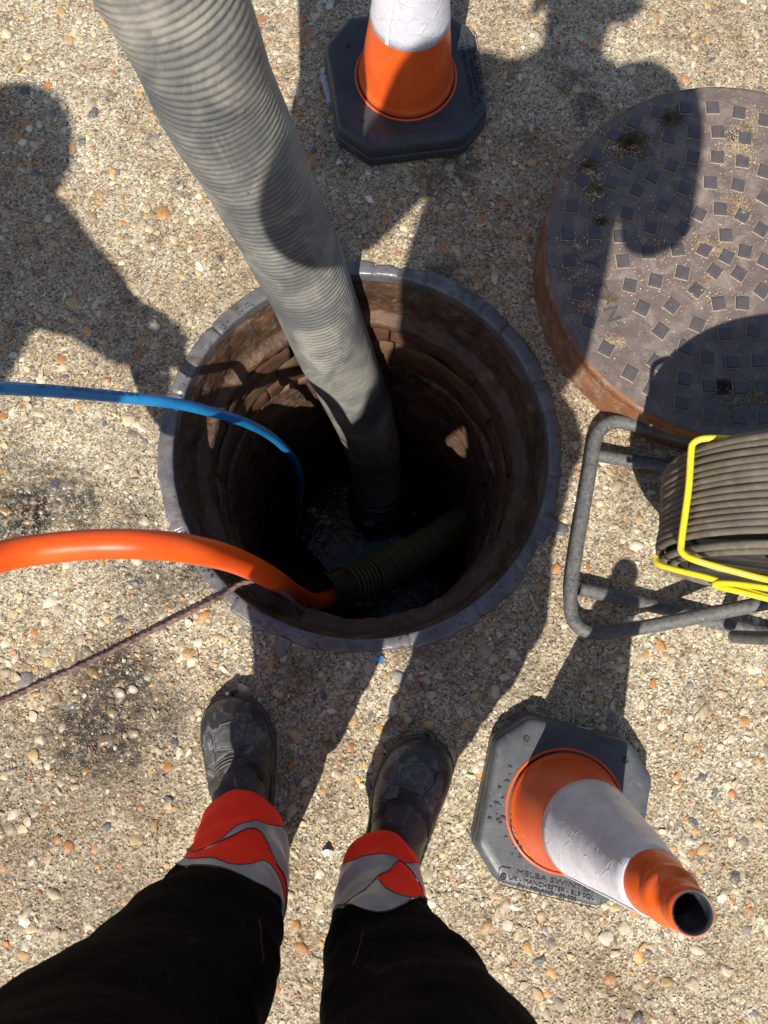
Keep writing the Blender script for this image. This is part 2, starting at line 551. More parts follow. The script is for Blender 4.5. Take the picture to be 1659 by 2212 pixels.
def sleeve_mat():
    """white reflective sheeting with a wandering net of raised cell lines"""
    m, nt, b = new_mat('white_reflective_sleeve')
    v = coord(nt, 'Object')
    dv = nd(nt, 'TexNoise', None, Vector=v, Scale=28, Detail=1).outputs[1]
    v2 = mix(nt, 0.03, v, dv)
    e = voro(nt, v2, 36, 'DISTANCE_TO_EDGE')
    line = ramp(nt, e, [(0.0, 1), (0.035, 0.4), (0.06, 0)])
    keep = ramp(nt, noise(nt, v, 34, 3), [(.40, .15), (.58, 1)])
    ln = math_(nt, 'MULTIPLY', line, keep)
    base = ramp(nt, noise(nt, v, 24, 5, 0.6), [(.3, (.60, .59, .66)), (.7, (.76, .75, .80))])
    col = mix(nt, math_(nt, 'MULTIPLY', ln, .22), base, (.40, .39, .44))
    blue = ramp(nt, noise(nt, v, 42, 3, 0.6), [(.64, 0), (.74, .55)])
    col = mix(nt, blue, col, (.42, .50, .78))
    dots = ramp(nt, voro(nt, v, 75), [(.04, .8), (.075, 0)])
    dk = math_(nt, 'MULTIPLY', dots, ramp(nt, noise(nt, v, 13, 2), [(.56, 0), (.64, 1)]))
    col = mix(nt, dk, col, (.10, .08, .07))
    setin(nt, b, 'Base Color', col)
    b.inputs['Roughness'].default_value = 0.38
    b.inputs['Metallic'].default_value = 0.1
    n1 = bump(nt, ln, 0.45, 0.0009)
    n1 = bump(nt, noise(nt, v, 45, 4, 0.6), 0.35, 0.003, n1)
    setin(nt, b, 'Normal', n1)
    return m


M_SLEEVE = sleeve_mat()

# ------------------------------------------------------------------ the setting: ground
NA = 1000
rad = np.r_[np.linspace(.326, 1.5, 300), np.linspace(1.53, 3.0, 40), [3.4, 4.2, 6, 10, 20, 45, 90]]
ang = np.linspace(0, 2 * np.pi, NA, endpoint=False)
RR, AA = np.meshgrid(rad, ang, indexing='ij')
GV = np.stack([PIT[0] + RR * np.cos(AA), PIT[1] + RR * np.sin(AA), 0 * RR], -1).reshape(-1, 3)
hz = fbm(GV, 90, 3, 3) * .0011 + fbm(GV, 22, 2, 9) * .0009 - .0022
fade = np.clip((GV[:, 0] ** 2 + GV[:, 1] ** 2) ** .5 / 3, 0, 1)
GV[:, 2] = hz * (1 - fade)
ground = link('ground', make_mesh('ground', GV, grid_faces(len(rad), NA, False, True)), MG, kind='structure')

PAL = np.array([(.58, .48, .33), (.56, .42, .22), (.52, .29, .09), (.46, .17, .045), (.72, .65, .52), (.38, .30, .21), (.48, .39, .27), (.22, .18, .15),
                (.12, .12, .13), (.34, .24, .15), (.66, .60, .48), (.58, .50, .37)])
PALW = np.array([.15, .15, .10, .055, .06, .13, .12, .07, .035, .08, .03, .05])
PALW /= PALW.sum()


def dome(n, rings, rs, jit=.25):
    """open-bottomed irregular chip with a flattish top, unit radius: verts, tri faces"""
    V = []
    ol = [1 + rs.uniform(-jit, jit) for _ in range(n)]
    ph = [rs.uniform(-.33, .33) for _ in range(n)]
    tx, ty = rs.gauss(0, jit * .6), rs.gauss(0, jit * .6)
    for k in range(rings):
        t = k / rings
        r = (1, .80, .50)[k] if rings == 3 else ((1, .70)[k] if rings == 2 else math.cos(t * math.pi / 2) ** .7)
        z = (0, .62, .95)[k] if rings == 3 else ((0, .8)[k] if rings == 2 else math.sin(t * math.pi / 2))
        for j in range(n):
            a = 2 * math.pi * (j + ph[j]) / n
            q = r * ol[j] * (1 + rs.uniform(-jit, jit) * .3)
            V.append((q * math.cos(a), q * math.sin(a), z * (1 + tx * math.cos(a) + ty * math.sin(a) + rs.uniform(-jit, jit) * .4) - .25))
    V.append((rs.uniform(-.2, .2), rs.uniform(-.2, .2), .75 + rs.uniform(-.05, .05)))
    Fc = []
    for k in range(rings - 1):
        for j in range(n):
            a, b, c, d = k * n + j, k * n + (j + 1) % n, (k + 1) * n + (j + 1) % n, (k + 1) * n + j
            Fc += [(a, b, c), (a, c, d)]
    k = (rings - 1) * n
    for j in range(n):
        Fc.append((k + j, k + (j + 1) % n, len(V) - 1))
    return np.array(V), np.array(Fc)


def stones_mass(name, pos, size, flat, n, rings, variants, smooth, hfac=.38, bright=1.0):
    rs = random.Random(5)
    tm = [dome(n, rings, rs) for _ in range(variants)]
    N = len(pos)
    nv, nf = len(tm[0][0]), len(tm[0][1])
    TV = np.array([t[0] for t in tm])
    TF = tm[0][1]
    pick = RNG.integers(0, variants, N)
    V = TV[pick].copy()
    a = RNG.uniform(0, 2 * np.pi, N)
    el = RNG.uniform(.38, 1.0, N)
    V[..., 0] *= size[:, None]
    V[..., 1] *= (size * el)[:, None]
    V[..., 2] *= (size * hfac * RNG.uniform(.35, 1.2, N))[:, None] * flat
    tilt = RNG.normal(0, .18, (N, 2))
    V[..., 2] += V[..., 0] * tilt[:, :1] + V[..., 1] * tilt[:, 1:]
    c, s = np.cos(a)[:, None], np.sin(a)[:, None]
    X = V[..., 0] * c - V[..., 1] * s
    Y = V[..., 0] * s + V[..., 1] * c
    V[..., 0], V[..., 1] = X + pos[:, :1], Y + pos[:, 1:2]
    V[..., 2] += pos[:, 2:3] if pos.shape[1] > 2 else -.0008
    Fc = (TF[None] + (np.arange(N) * nv)[:, None, None]).reshape(-1, 3)
    cc = PAL[RNG.choice(len(PAL), N, p=PALW)] * RNG.uniform(.80, 1.25, (N, 1)) * bright
    cols = np.repeat(cc, nv, 0)
    me = make_mesh(name, V.reshape(-1, 3), Fc, smooth, cols)
    me.materials.append(MS_MASS)
    return me


def scatter(n, x0, x1, y0, y1, rmin=.343):
    P = np.stack([RNG.uniform(x0, x1, n), RNG.uniform(y0, y1, n)], 1)
    d = np.hypot(*(P - PIT).T)
    return P[d > rmin]


def sizes(n, lo, hi, p=2.2):
    return lo + (hi - lo) * RNG.uniform(0, 1, n) ** p


P1 = scatter(9500, -.85, .95, -.62, 1.42, .352)
clump = fbm(np.c_[P1, np.zeros(len(P1))], 9, 2, 4)
P1 = P1[clump + RNG.normal(0, .6, len(P1)) > -.35]
link('pebble_mass', stones_mass('pebble_mass', P1, sizes(len(P1), .0034, .0105, 1.9), .70, 8, 2, 24, False), None, ground, kind='stuff')
P2 = scatter(20000, -.85, .95, -.62, 1.42, .345)
link('small_pebble_mass', stones_mass('small_pebble_mass', P2, sizes(len(P2), .0014, .0042, 1.6), 1.0, 6, 2, 14, False), None, ground, kind='stuff')
P3 = scatter(70000, -.80, .90, -.6, 1.38, .340)
link('grit_mass', stones_mass('grit_mass', P3, sizes(len(P3), .0007, .0019, 1.5), 1.2, 5, 1, 8, False, .7, .95), None, ground, kind='stuff')
P4 = scatter(16000, -2.6, 2.7, -2.2, 3.0)
P4 = P4[(P4[:, 0] < -.85) | (P4[:, 0] > .95) | (P4[:, 1] < -.62) | (P4[:, 1] > 1.42)]
link('outer_pebble_mass', stones_mass('outer_pebble_mass', P4, sizes(len(P4), .003, .011), 1.0, 6, 2, 8, False), None, ground, kind='stuff')

# the largest pebbles, each its own part of the ground
rs_ = random.Random(21)
stone_meshes = []
for k in range(30):
    v, f = dome(8, 3, rs_, .30)
    v = v * np.array([1, rs_.uniform(.5, .95), .32])
    me = make_mesh('stone', v, f, k % 5 == 0)
    me.materials.append(MS_PART)
    stone_meshes.append(me)
hand = [(275, 908, .012), (230, 825, .008), (135, 795, .009), (242, 727, .009), (214, 965, .007), (376, 1070, .008), (113, 245, .011), (75, 312, .009), (243, 370, .010),
        (345, 905, .009), (95, 1495, .010), (375, 1605, .010), (333, 1780, .010), (70, 1860, .009), (287, 1585, .011), (405, 1345, .008), (1040, 1660, .009), (1270, 700, .009),
        (1180, 2010, .009), (1660, 2010, .01), (1440, 2120, .012), (1330, 2060, .01), (1160, 2150, .01), (1030, 2130, .008), (652, 2050, .011), (640, 2000, .009),
        (60, 1970, .011), (50, 2065, .010), (118, 2020, .010), (210, 2120, .012), (150, 2100, .010), (690, 1890, .008), (1590, 1900, .011), (1570, 2100, .01), (1640, 1780, .009),
        (1520, 1540, .012), (1560, 1500, .010), (1610, 1560, .009), (1100, 1450, .008), (700, 1500, .009), (930, 1500, .010), (760, 1560, .008), (190, 2000, .009), (30, 1760, .009),
        (480, 2010, .01), (660, 1690, .009), (730, 1380, .009), (650, 1400, .009), (685, 1395, .009), (700, 380, .009), (905, 655, .008), (975, 610, .008), (820, 495, .008)]
big = [(at(a, b, 0)[:2], s) for a, b, s in hand]
tries = 0
while len(big) < 296 and tries < 9000:
    tries += 1
    q = at(rs_.uniform(5, 1655), rs_.uniform(5, 2207), 0)[:2]
    if np.hypot(*(q - PIT)) < .36:
        continue
    s = .0078 + .0070 * rs_.random() ** 1.8
    if all(np.hypot(*(q - b[0])) > .022 for b in big):
        big.append((q, s))
for q, s in big:
    if np.hypot(*(q - PIT)) < .353:
        continue
    o = link('stone', rs_.choice(stone_meshes), None, ground)
    o.location = (q[0], q[1], -.0008)
    o.rotation_euler = (rs_.gauss(0, .12), rs_.gauss(0, .12), rs_.uniform(0, 6.28))
    o.scale = (s, s * rs_.uniform(.8, 1.15), s * rs_.uniform(.7, 1.15))

# ------------------------------------------------------------------ manhole frame
frame = thing('manhole_surround', 'round iron ring with grey rim set in the concrete round the open pit', 'pit ring', (PIT[0], PIT[1], 0))
NR = 900
grooves = [12, 22, 29, 41, 50, 57, 70, 78, 86, 97, 118, 140, 163, 205, 231, 243, 258, 268, 284, 305, 322, 331, 340, 352]
rsg = random.Random(3)
gw = {g: rsg.uniform(.35, .9) for g in grooves}
seg_h = [rsg.uniform(-.0012, .0014) for _ in grooves]
seg_r = [rsg.uniform(-.0050, .0032) for _ in grooves]


def ring_disp(V, A, ip):
    deg = np.degrees(A) % 360
    idx = (np.searchsorted(grooves, deg) - 1) % len(grooves)
    sh, sr = np.array(seg_h)[idx], np.array(seg_r)[idx]
    g = np.zeros_like(deg)
    for q in grooves:
        d = np.abs((deg - q + 180) % 360 - 180)
        g = np.maximum(g, np.clip(1 - d / gw[q], 0, 1))
    r = np.hypot(V[:, 0], V[:, 1])
    nz = fbm(V, 45, 3, 8)
    outer = np.clip((r - .318) / .018, 0, 1)
    r2 = r + outer * (sr + nz * .0016)
    V = V.copy()
    V[:, 0], V[:, 1] = r2 * np.cos(A), r2 * np.sin(A)
    top = (V[:, 2] > -.003)
    V[:, 2] += np.where(top, sh * 1.5 + nz * .0008 - g * .0036, 0)
    return V


rim_prof = resample([(.3390, -.02), (.3378, -.0002), (.3350, .0024), (.326, .0032), (.319, .0030), (.3145, .0014), (.3130, -.002), (.3125, -.020)], .0025)
v, f = lathe(rim_prof, NR, disp=ring_disp)
obj('rim', v, f, M_RING, frame)
for (px, py), ln in (((612, 1390), .034), ((1205, 1140), .034), ((722, 540), .02)):
    w = at(px, py, 0)[:2] - PIT
    a = math.atan2(w[1], w[0])
    r0 = .334
    P = np.array([[(r0 + t * ln) * math.cos(a), (r0 + t * ln) * math.sin(a), .0008 - .0012 * t] for t in np.linspace(0, 1, 8)])
    v, f = tube(P, np.array([.013, .0125, .0115, .0115, .011, .0105, .009, .004]), 12)
    v[:, 2] = np.clip(v[:, 2] * .35, -.004, .0042) + fbm(v, 90, 2, 3) * .0006
    obj('anchor_lug', v, f, M_RING, frame)


def rough_disp(amp, sc, seed, keep=None):
    def fn(V, A, ip):
        r = np.hypot(V[:, 0], V[:, 1])
        k = 1 if keep is None else keep(ip)
        dr = (fbm(V, sc, 4, seed)) * amp * k
        V = V.copy()
        V[:, 0] += dr * np.cos(A)
        V[:, 1] += dr * np.sin(A)
        V[:, 2] += fbm(V, sc * 1.3, 2, seed + 9) * amp * .5 * k
        return V
    return fn


skirt_prof = resample([(.3123, -.0205), (.3085, -.03), (.3050, -.06), (.3020, -.095), (.2985, -.112), (.2900, -.118), (.2790, -.121), (.2750, -.128), (.2765, -.140), (.300, -.146)], .004)
v, f = lathe(skirt_prof, 520, disp=rough_disp(.0042, 34, 5, lambda ip: np.clip(ip / 4, 0, 1)))
obj('skirt', v, f, M_SKIRT, frame)
# water drops and dried splashes on the rim
dv, df, off = [], [], 0
parts = []
for k in range(150):
    a = rsg.choice([rsg.uniform(0, 6.283), rsg.uniform(3.6, 5.6), rsg.uniform(2.2, 2.9)])
    rr = rsg.uniform(.315, .334)
    v, f = dome(8, 3, random.Random(k), .12)
    s = rsg.uniform(.0008, .0027)
    parts.append((v * np.array([s, s * rsg.uniform(.7, 1), s * .35]) + np.array([rr * math.cos(a), rr * math.sin(a), .0044]), f))
v, f = join(parts)
obj('water_drops', v, f, M_DROP, frame, kind='stuff')

# ------------------------------------------------------------------ the shaft below it
shaft = thing('manhole_shaft', 'dark round brick and concrete shaft wall seen down the open manhole', 'shaft', (PIT[0], PIT[1], 0))
del shaft['label'], shaft['category']
shaft['kind'] = 'structure'
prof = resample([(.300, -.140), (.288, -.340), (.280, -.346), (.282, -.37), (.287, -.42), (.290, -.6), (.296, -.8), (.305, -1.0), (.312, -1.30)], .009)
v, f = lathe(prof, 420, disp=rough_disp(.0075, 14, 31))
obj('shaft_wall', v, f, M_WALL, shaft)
rb = random.Random(9)
for c, (z, ri, m, nb) in enumerate(((-.180, .2790, M_BRICK_A, 9), (-.245, .2775, M_BRICK_B, 7), (-.310, .2800, M_BRICK_A, 8))):
    for k in range(nb):
        a0 = 2 * math.pi * (k + (.5 if c % 2 else 0)) / nb + rb.uniform(-.01, .01)
        a1 = a0 + 2 * math.pi / nb - .012
        na, nz_ = 16, 9
        dr = rb.uniform(-.003, .003)
        A = np.linspace(a0, a1, na)
        Z = np.linspace(z + .0315, z - .0315, nz_)
        A = a0 + (a1 - a0) * (.5 - .5 * np.cos(np.linspace(0, np.pi, na)))
        V = []
        for ia, a in enumerate(A):
            for iz, zz in enumerate(Z):
                e = min(ia, na - 1 - ia, iz, nz_ - 1 - iz)
                r = ri + dr * .6 + (.005 if e == 0 else (.0010 if e == 1 else 0))
                V.append((r * math.cos(a), r * math.sin(a), zz))
        V = np.array(V)
        q = fbm(V, 30, 4, 40 + c) * .0045
        V[:, :2] *= (1 + q / .28)[:, None]
        obj('brick', V, grid_faces(na, nz_)[:, ::-1], m, shaft)
# floor: wet benching sloping to a channel, black water in it
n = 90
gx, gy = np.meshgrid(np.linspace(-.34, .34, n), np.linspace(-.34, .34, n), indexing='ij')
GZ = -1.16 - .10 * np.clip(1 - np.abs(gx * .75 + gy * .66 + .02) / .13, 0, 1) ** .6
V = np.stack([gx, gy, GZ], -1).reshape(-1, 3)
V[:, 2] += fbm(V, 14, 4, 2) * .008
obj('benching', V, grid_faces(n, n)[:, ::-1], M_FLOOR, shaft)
mw, ntw, bw_ = new_mat('black_sewer_water')
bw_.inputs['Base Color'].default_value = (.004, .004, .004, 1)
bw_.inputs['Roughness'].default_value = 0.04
bw_.inputs['Specular IOR Level'].default_value = 0.25
setin(ntw, bw_, 'Normal', bump(ntw, noise(ntw, coord(ntw, 'World'), 22, 4), .25, .01))
gxw = np.linspace(-.33, .33, 40)
GX, GY = np.meshgrid(gxw, gxw, indexing='ij')
V = np.stack([GX + PIT[0], GY + PIT[1], GX * 0 - 1.178], -1).reshape(-1, 3)
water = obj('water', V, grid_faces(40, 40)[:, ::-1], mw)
water['kind'] = 'structure'


def water_patch(name, px_pts, z, seed, label, amp=.006):
    """ragged flat pale grey islands just above the water"""
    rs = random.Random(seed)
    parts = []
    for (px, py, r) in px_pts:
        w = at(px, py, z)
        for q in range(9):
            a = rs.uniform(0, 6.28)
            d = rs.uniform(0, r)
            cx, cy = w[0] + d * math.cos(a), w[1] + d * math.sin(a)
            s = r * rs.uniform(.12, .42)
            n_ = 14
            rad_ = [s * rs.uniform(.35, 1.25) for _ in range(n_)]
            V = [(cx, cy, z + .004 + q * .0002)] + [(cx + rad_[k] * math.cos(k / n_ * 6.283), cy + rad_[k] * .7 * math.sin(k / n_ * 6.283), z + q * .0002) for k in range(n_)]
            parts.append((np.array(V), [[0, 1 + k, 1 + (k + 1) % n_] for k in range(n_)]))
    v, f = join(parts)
    o = obj(name, v, f, M_PALEGREY)
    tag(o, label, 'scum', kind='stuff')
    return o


water_patch('pale_water_patch', [(882, 1102, .018), (905, 1118, .022), (893, 1135, .012)], -1.166, 1, 'pale patch on the black water right of the suction hose end')
water_patch('pale_water_patch', [(690, 1165, .018), (708, 1185, .016), (718, 1200, .010), (676, 1150, .010)], -1.160, 2, 'grey streak on the black water left of the suction hose end')
water_patch('pale_water_patch', [(690, 1110, .022), (705, 1125, .02), (672, 1103, .018)], -1.166, 3, 'speckled grey patch between the blue hose and the suction hose end')
water_patch('pale_water_patch', [(850, 1277, .008), (862, 1290, .012), (876, 1302, .014)], -1.166, 4, 'small branching patch below the ribbed pipe near the front of the pit')
water_patch('pale_water_patch', [(660, 1325, .012), (690, 1338, .012)], -1.166, 6, 'thin pale flecks along the pit wall under the orange hose')

# ------------------------------------------------------------------ manhole cover
LC = at(1500 / 1.0, 575, .10)
LC = np.array([.601, .631])
LR, LT = .3125, .10
cover = thing('manhole_cover', 'round cast iron manhole cover with square studs lying on the concrete beside its open pit', 'manhole cover', (LC[0], LC[1], 0))


def c4p(x, y):
    return (1500 + x / 2.1065) / 1.2911, (200 + y / 2.1065) / 1.2911


key_px = [c4p(1150, 355), c4p(1085, 1850)]
keys = [at(*k, LT)[:2] - LC for k in key_px]
nr, na = 125, 560
r_ = np.linspace(0, LR - .004, nr) ** 1.0
a_ = np.linspace(0, 2 * np.pi, na, endpoint=False)
R2, A2 = np.meshgrid(r_, a_, indexing='ij')
V = np.stack([R2 * np.cos(A2), R2 * np.sin(A2), R2 * 0 + LT], -1).reshape(-1, 3)
V[:, 2] += fbm(V, 40, 3, 6) * .0006 + fbm(V, 8, 2, 16) * .0006
for (kx, ky), (ex, ey) in zip(keys, ((.017, .011), (.019, .011))):
    d = np.hypot((V[:, 0] - kx) / ex, (V[:, 1] - ky) / ey)
    V[:, 2] -= np.clip((1.15 - d) / .3, 0, 1) * .034
obj('plate', V, grid_faces(nr, na, False, True), M_COVER, cover)
side_prof = resample([(LR - .0045, LT + .0004), (LR - .001, LT - .001), (LR, LT - .005), (LR - .0005, LT - .016), (LR - .008, LT - .0185), (LR - .007, .05), (LR - .004, .004), (LR - .006, -.002)], .005)
v, f = lathe(side_prof, 420, disp=rough_disp(.0014, 38, 12, lambda ip: np.clip(ip / 8, 0, 1)))
obj('side_wall', v, f, M_RUST, cover)
studs = [(870, 215, 0), (1025, 215, 0), (1180, 245, 10), (1330, 290, 12), (565, 300, 28), (700, 245, 18), (440, 375, 30), (770, 390, 15), (915, 360, 8), (1055, 357, 0), (1215, 395, 8),
         (340, 500, 32), (530, 540, 32), (785, 555, 25), (910, 505, 15), (1053, 505, 5), (1200, 530, 8), (1330, 590, 20), (255, 640, 35), (430, 655, 20), (580, 700, 30), (672, 617, 30),
         (860, 690, 25), (1012, 655, 5), (1175, 670, 15), (1330, 740, 35), (200, 795, 8), (365, 795, 14), (525, 835, 18), (735, 790, 30), (945, 840, 30), (1070, 810, 4), (1200, 850, 28),
         (1310, 930, 35), (175, 955, 0), (333, 950, -3), (483, 970, 0), (660, 915, 15), (850, 925, 35), (1103, 965, 2), (185, 1112, -3), (500, 1117, -4), (650, 1063, 0), (820, 1047, -6),
         (975, 1050, 28), (1107, 1090, 30), (1215, 1060, 14), (848, 1185, 15), (1035, 1175, 38), (1180, 1190, 35), (540, 1260, 14), (690, 1232, 14), (235, 1305, 12), (612, 1392, 28),
         (785, 1378, 40), (930, 1287, 42), (1060, 1365, -8), (1200, 1362, 6), (1315, 1290, 40), (300, 1470, 18), (720, 1525, 38), (935, 1490, 24), (1100, 1540, -4), (1265, 1525, 12),
         (400, 1630, 30), (690, 1710, 35), (865, 1620, 20), (995, 1680, 8), (1145, 1705, 0), (1295, 1700, 0), (540, 1775, 30), (665, 1870, 30), (860, 1805, 14), (1005, 1845, 0),
         (1185, 1855, 0), (1320, 1850, 6), (845, 1945, 10), (1010, 2015, 18), (1185, 2035, 4), (1330, 2030, 8)]
sm_parts = []
hs = .0102
prof_s = [(-.0002, 1.17), (.0006, 1.06), (.0034, .97), (.0037, .80)]
V = []
for z, k in prof_s:
    for x, y in ((-1, -1), (0, -1.0), (1, -1), (1.0, 0), (1, 1), (0, 1.0), (-1, 1), (-1.0, 0)):
        V.append((x * hs * k, y * hs * k, z))
V.append((0, 0, .0036))
Fs = [[a * 8 + b, a * 8 + (b + 1) % 8, (a + 1) * 8 + (b + 1) % 8, (a + 1) * 8 + b] for a in range(3) for b in range(8)]
Fs += [[24 + b, 24 + (b + 1) % 8, 32] for b in range(8)]
stud_me = make_mesh('stud', V, Fs, False)
stud_me.materials.append(M_STUD)
stud_me.materials.append(M_PACKED)
for p_ in stud_me.polygons:
    p_.material_index = 1 if p_.index < 8 else 0
sp = []
for x, y, d in studs:
    w = at(*c4p(x, y), LT)[:2] - LC
    sp.append((w, math.radians(-d)))
extra = []
for w, d in sp:
    w2 = -w
    if np.hypot(*w2) < LR - .022 and w2[0] > .01 and all(np.hypot(*(w2 - q[0])) > .026 for q in sp + extra):
        extra.append((w2, d))
for w, d in sp + extra:
    if any(np.hypot(*(w - k)) < .024 for k in keys):
        w = w + np.array([.0, .0])
        if any(np.hypot(*(w - k)) < .019 for k in keys):
            continue
    o = link('stud', stud_me, None, cover)
    o.location = (w[0], w[1], LT + .0006)
    o.rotation_euler = (0, 0, d)


def text_mesh(s, size, extrude=.0006, align='CENTER'):
    cu = bpy.data.curves.new('text', 'FONT')
    cu.body = s
    cu.size = size
    cu.extrude = extrude
    cu.align_x = align
    cu.resolution_u = 3
    o = bpy.data.objects.new('tmp_text', cu)
    COL.objects.link(o)
    dg = bpy.context.evaluated_depsgraph_get()
    me = bpy.data.meshes.new_from_object(o.evaluated_get(dg))
    bpy.data.objects.remove(o)
    return me


for ch, (x, y), rz in (('Y', (318, 1115), -92), ('O', (370, 1290), -80), ('N', (440, 1425), -72)):
    w = at(*c4p(x, y), LT)[:2] - LC
    me = text_mesh(ch, .036, .0009)
    me.materials.append(M_STUD)
    o = link('letter', me, None, cover)
    a = math.radians(rz)
    o.location = (w[0] - .012 * (-math.sin(a)), w[1] - .012 * math.cos(a), LT + .001)
    o.rotation_euler = (0, 0, a)


def grains(name, spots, z, n, label, cat, mat_bright=1.0, smin=.0006, smax=.0026):
    P, S = [], []
    for (px, py, r, w) in spots:
        c = at(px, py, z)[:2]
        k = int(n * w)
        a = RNG.uniform(0, 6.28, k)
        d = r * np.abs(RNG.normal(0, .5, k))
        P.append(np.stack([c[0] + d * np.cos(a), c[1] + d * np.sin(a), np.full(k, z + .0012) + np.clip(.004 * (1 - d / (r + 1e-6) * 2), 0, .004) * RNG.uniform(0, 1, k)], 1))
    P = np.vstack(P)
    inside = np.hypot(*(P[:, :2] - LC).T) < LR - .006
    P = P[inside]
    me = stones_mass(name, P, sizes(len(P), smin, smax, 2.5), 1.2, 5, 2, 8, False, .8, mat_bright)
    o = link(name, me)
    tag(o, label, cat, kind='stuff')
    return o


grains('loose_grit', [(*c4p(1150, 440), .035, .9), (*c4p(1220, 500), .04, .8), (*c4p(1180, 780), .03, .5), (*c4p(1200, 830), .02, .5), (*c4p(960, 1010), .018, .5), (*c4p(1060, 1050), .018, .5),
                      (*c4p(1250, 300), .045, .7), (*c4p(1150, 1950), .03, .6), (*c4p(1300, 1900), .04, .8), (*c4p(430, 1590), .014, .5), (*c4p(490, 1590), .012, .4)], LT, 1500,
       'loose sandy grit round the keyholes on top of the manhole cover', 'grit', .62, .0005, .0017)
grains('scattered_grit', [(*c4p(700, 1000), .30, 1.6), (*c4p(230, 1030), .04, .35), (*c4p(230, 1200), .04, .35), (*c4p(270, 1380), .035, .35), (*c4p(560, 440), .05, .6), (*c4p(300, 600), .05, .6), (*c4p(330, 720), .04, .5),
                          (*c4p(450, 450), .05, .5), (*c4p(1000, 1300), .25, .7)], LT, 900,
       'fine pale grit scattered over the whole manhole cover between the studs', 'grit', 1.05, .0005, .0018)


def moss(name, px, py, r, n, label, h=.010):
    c = at(px, py, LT)
    V, Fc = [], []
    rs = random.Random(int(px))
    for k in range(n):
        a, d = rs.uniform(0, 6.28), r * abs(rs.gauss(0, .45))
        x, y = c[0] + d * math.cos(a) * 1.3, c[1] + d * math.sin(a)
        hh = h * rs.uniform(.3, 1) * max(.25, 1 - d / r)
        b = rs.uniform(0, 6.28)
        w = rs.uniform(.0004, .0011)
        lx, ly = rs.gauss(0, .004), rs.gauss(0, .004)
        i = len(V)
        V += [(x - w * math.cos(b), y - w * math.sin(b), LT), (x + w * math.cos(b), y + w * math.sin(b), LT), (x + w * .6 * math.cos(b) + lx, y + w * .6 * math.sin(b) + ly, LT + hh),
              (x - w * .6 * math.cos(b) + lx, y - w * .6 * math.sin(b) + ly, LT + hh * .9)]
        Fc.append([i, i + 1, i + 2, i + 3])
    o = obj(name, V, Fc, M_MOSS, None, False)
    tag(o, label, 'moss', kind='stuff')


moss('moss_clump', *c4p(545, 420), .036, 1500, 'largest dry moss clump near the upper left edge of the manhole cover')
moss('moss_clump', *c4p(300, 560), .026, 700, 'dark crumbly moss patch at the left edge of the manhole cover', .006)
moss('moss_clump', *c4p(335, 700), .024, 700, 'narrow dark moss patch just below the left edge moss on the cover', .006)
moss('moss_clump', *c4p(780, 270), .028, 700, 'brown moss crumbs near the top rim of the manhole cover', .005)
moss('moss_clump', *c4p(370, 880), .010, 200, 'tiny moss tuft by the studs left of centre on the cover', .006)
moss('moss_clump', *c4p(430, 1330), .009, 160, 'tiny black tuft beside the raised letter O on the cover', .005)

# ------------------------------------------------------------------ suction hose
D = .143
RH = D / 2
hp = [np.array([-2.6, 4.4, 1.6]), np.array([-1.35, 2.4, 1.75]), np.array([-.72, 1.35, 1.45]), np.array([-.40, .86, 1.08]), np.array([-.27, .70, .81]),
      at(378, 0, .566), at(463, 200, .446), at(525, 320, .352), at(580, 430, .252), at(659, 600, .064), at(719, 750, -.152), at(785, 900, -.49), at(810, 1005, -.88), at(815, 1070, -1.06)]
HP, HS = spline(hp, 4)
NS = int(HS[-1] / .0016)
HP, HS = spline(hp, NS)
pitch = .0092


def ribs(i, a):
    ph = (HS[i] / pitch - a / (2 * np.pi)) % 1.0
    s = .5 - .5 * np.cos(2 * np.pi * ph)
    w = np.sin(HS[i] * 9.0 + 2 * np.sin(a)) * .0006 + np.sin(HS[i] * 41 + a * 2) * .00035
    return (s ** .7) * (.0013 + .0006 * np.sin(HS[i] * 23 + 3 * np.sin(a + 1))) - .0008 + w


suction = thing('suction_hose', 'thick grey ribbed suction hose running down into the open manhole', 'hose', tuple(HP[-1]))
v, f = tube(HP, RH, 44, caps=False, ref=(1, 0, 0), disp=ribs)
v = v - HP[-1]
obj('hose_tube', v, f, M_HOSE, suction)
e0 = HP[-1]
dirn = (HP[-1] - HP[-40])
dirn /= np.linalg.norm(dirn)
CP = [e0 + dirn * t for t in np.linspace(-.05, .18, 60)]
t_ = np.linspace(-.05, .18, 60)
cr = np.full(60, RH + .004)
cr[(t_ > -.045) & (t_ < -.02)] = RH + .014
cr[(t_ > .0) & (t_ < .03)] = RH + .020
cr[(t_ > .05) & (t_ < .075)] = RH + .014
cr[t_ > .10] = RH + .002
cr[(t_ > .12) & (np.sin(t_ * 400) > .3)] = RH + .008
v, f = tube(np.array(CP) - HP[-1], cr, 40, ref=(1, 0, 0))
cpl = obj('coupling', v, f, M_BLACKRUB, suction, sharp=40)
ca = np.linspace(0, 2 * np.pi, 60, endpoint=False)
T, N_, B_ = frames(np.array(CP), (1, 0, 0))
for tt, rr in ((.036, RH + .019), (-.02, RH + .015)):
    c = dirn * tt
    ring = np.array([c + rr * (math.cos(a) * N_[0] + math.sin(a) * B_[0]) for a in ca])
    v, f = tube(ring, .003, 8, closed=True, caps=False, ref=tuple(dirn))
    obj('clamp_ring', v, f, M_DRUM, cpl)
south = np.array([-.25, -1, .0])
south = south - dirn * south.dot(dirn)
south /= np.linalg.norm(south)
v, f = join([box(*(dirn * .02 + south * (RH + .022)), .034, .014, .05), box(*(dirn * .02 + south * (RH + .030)), .020, .008, .07)])
obj('cam_lever', v, f, M_DRUM, cpl, False)

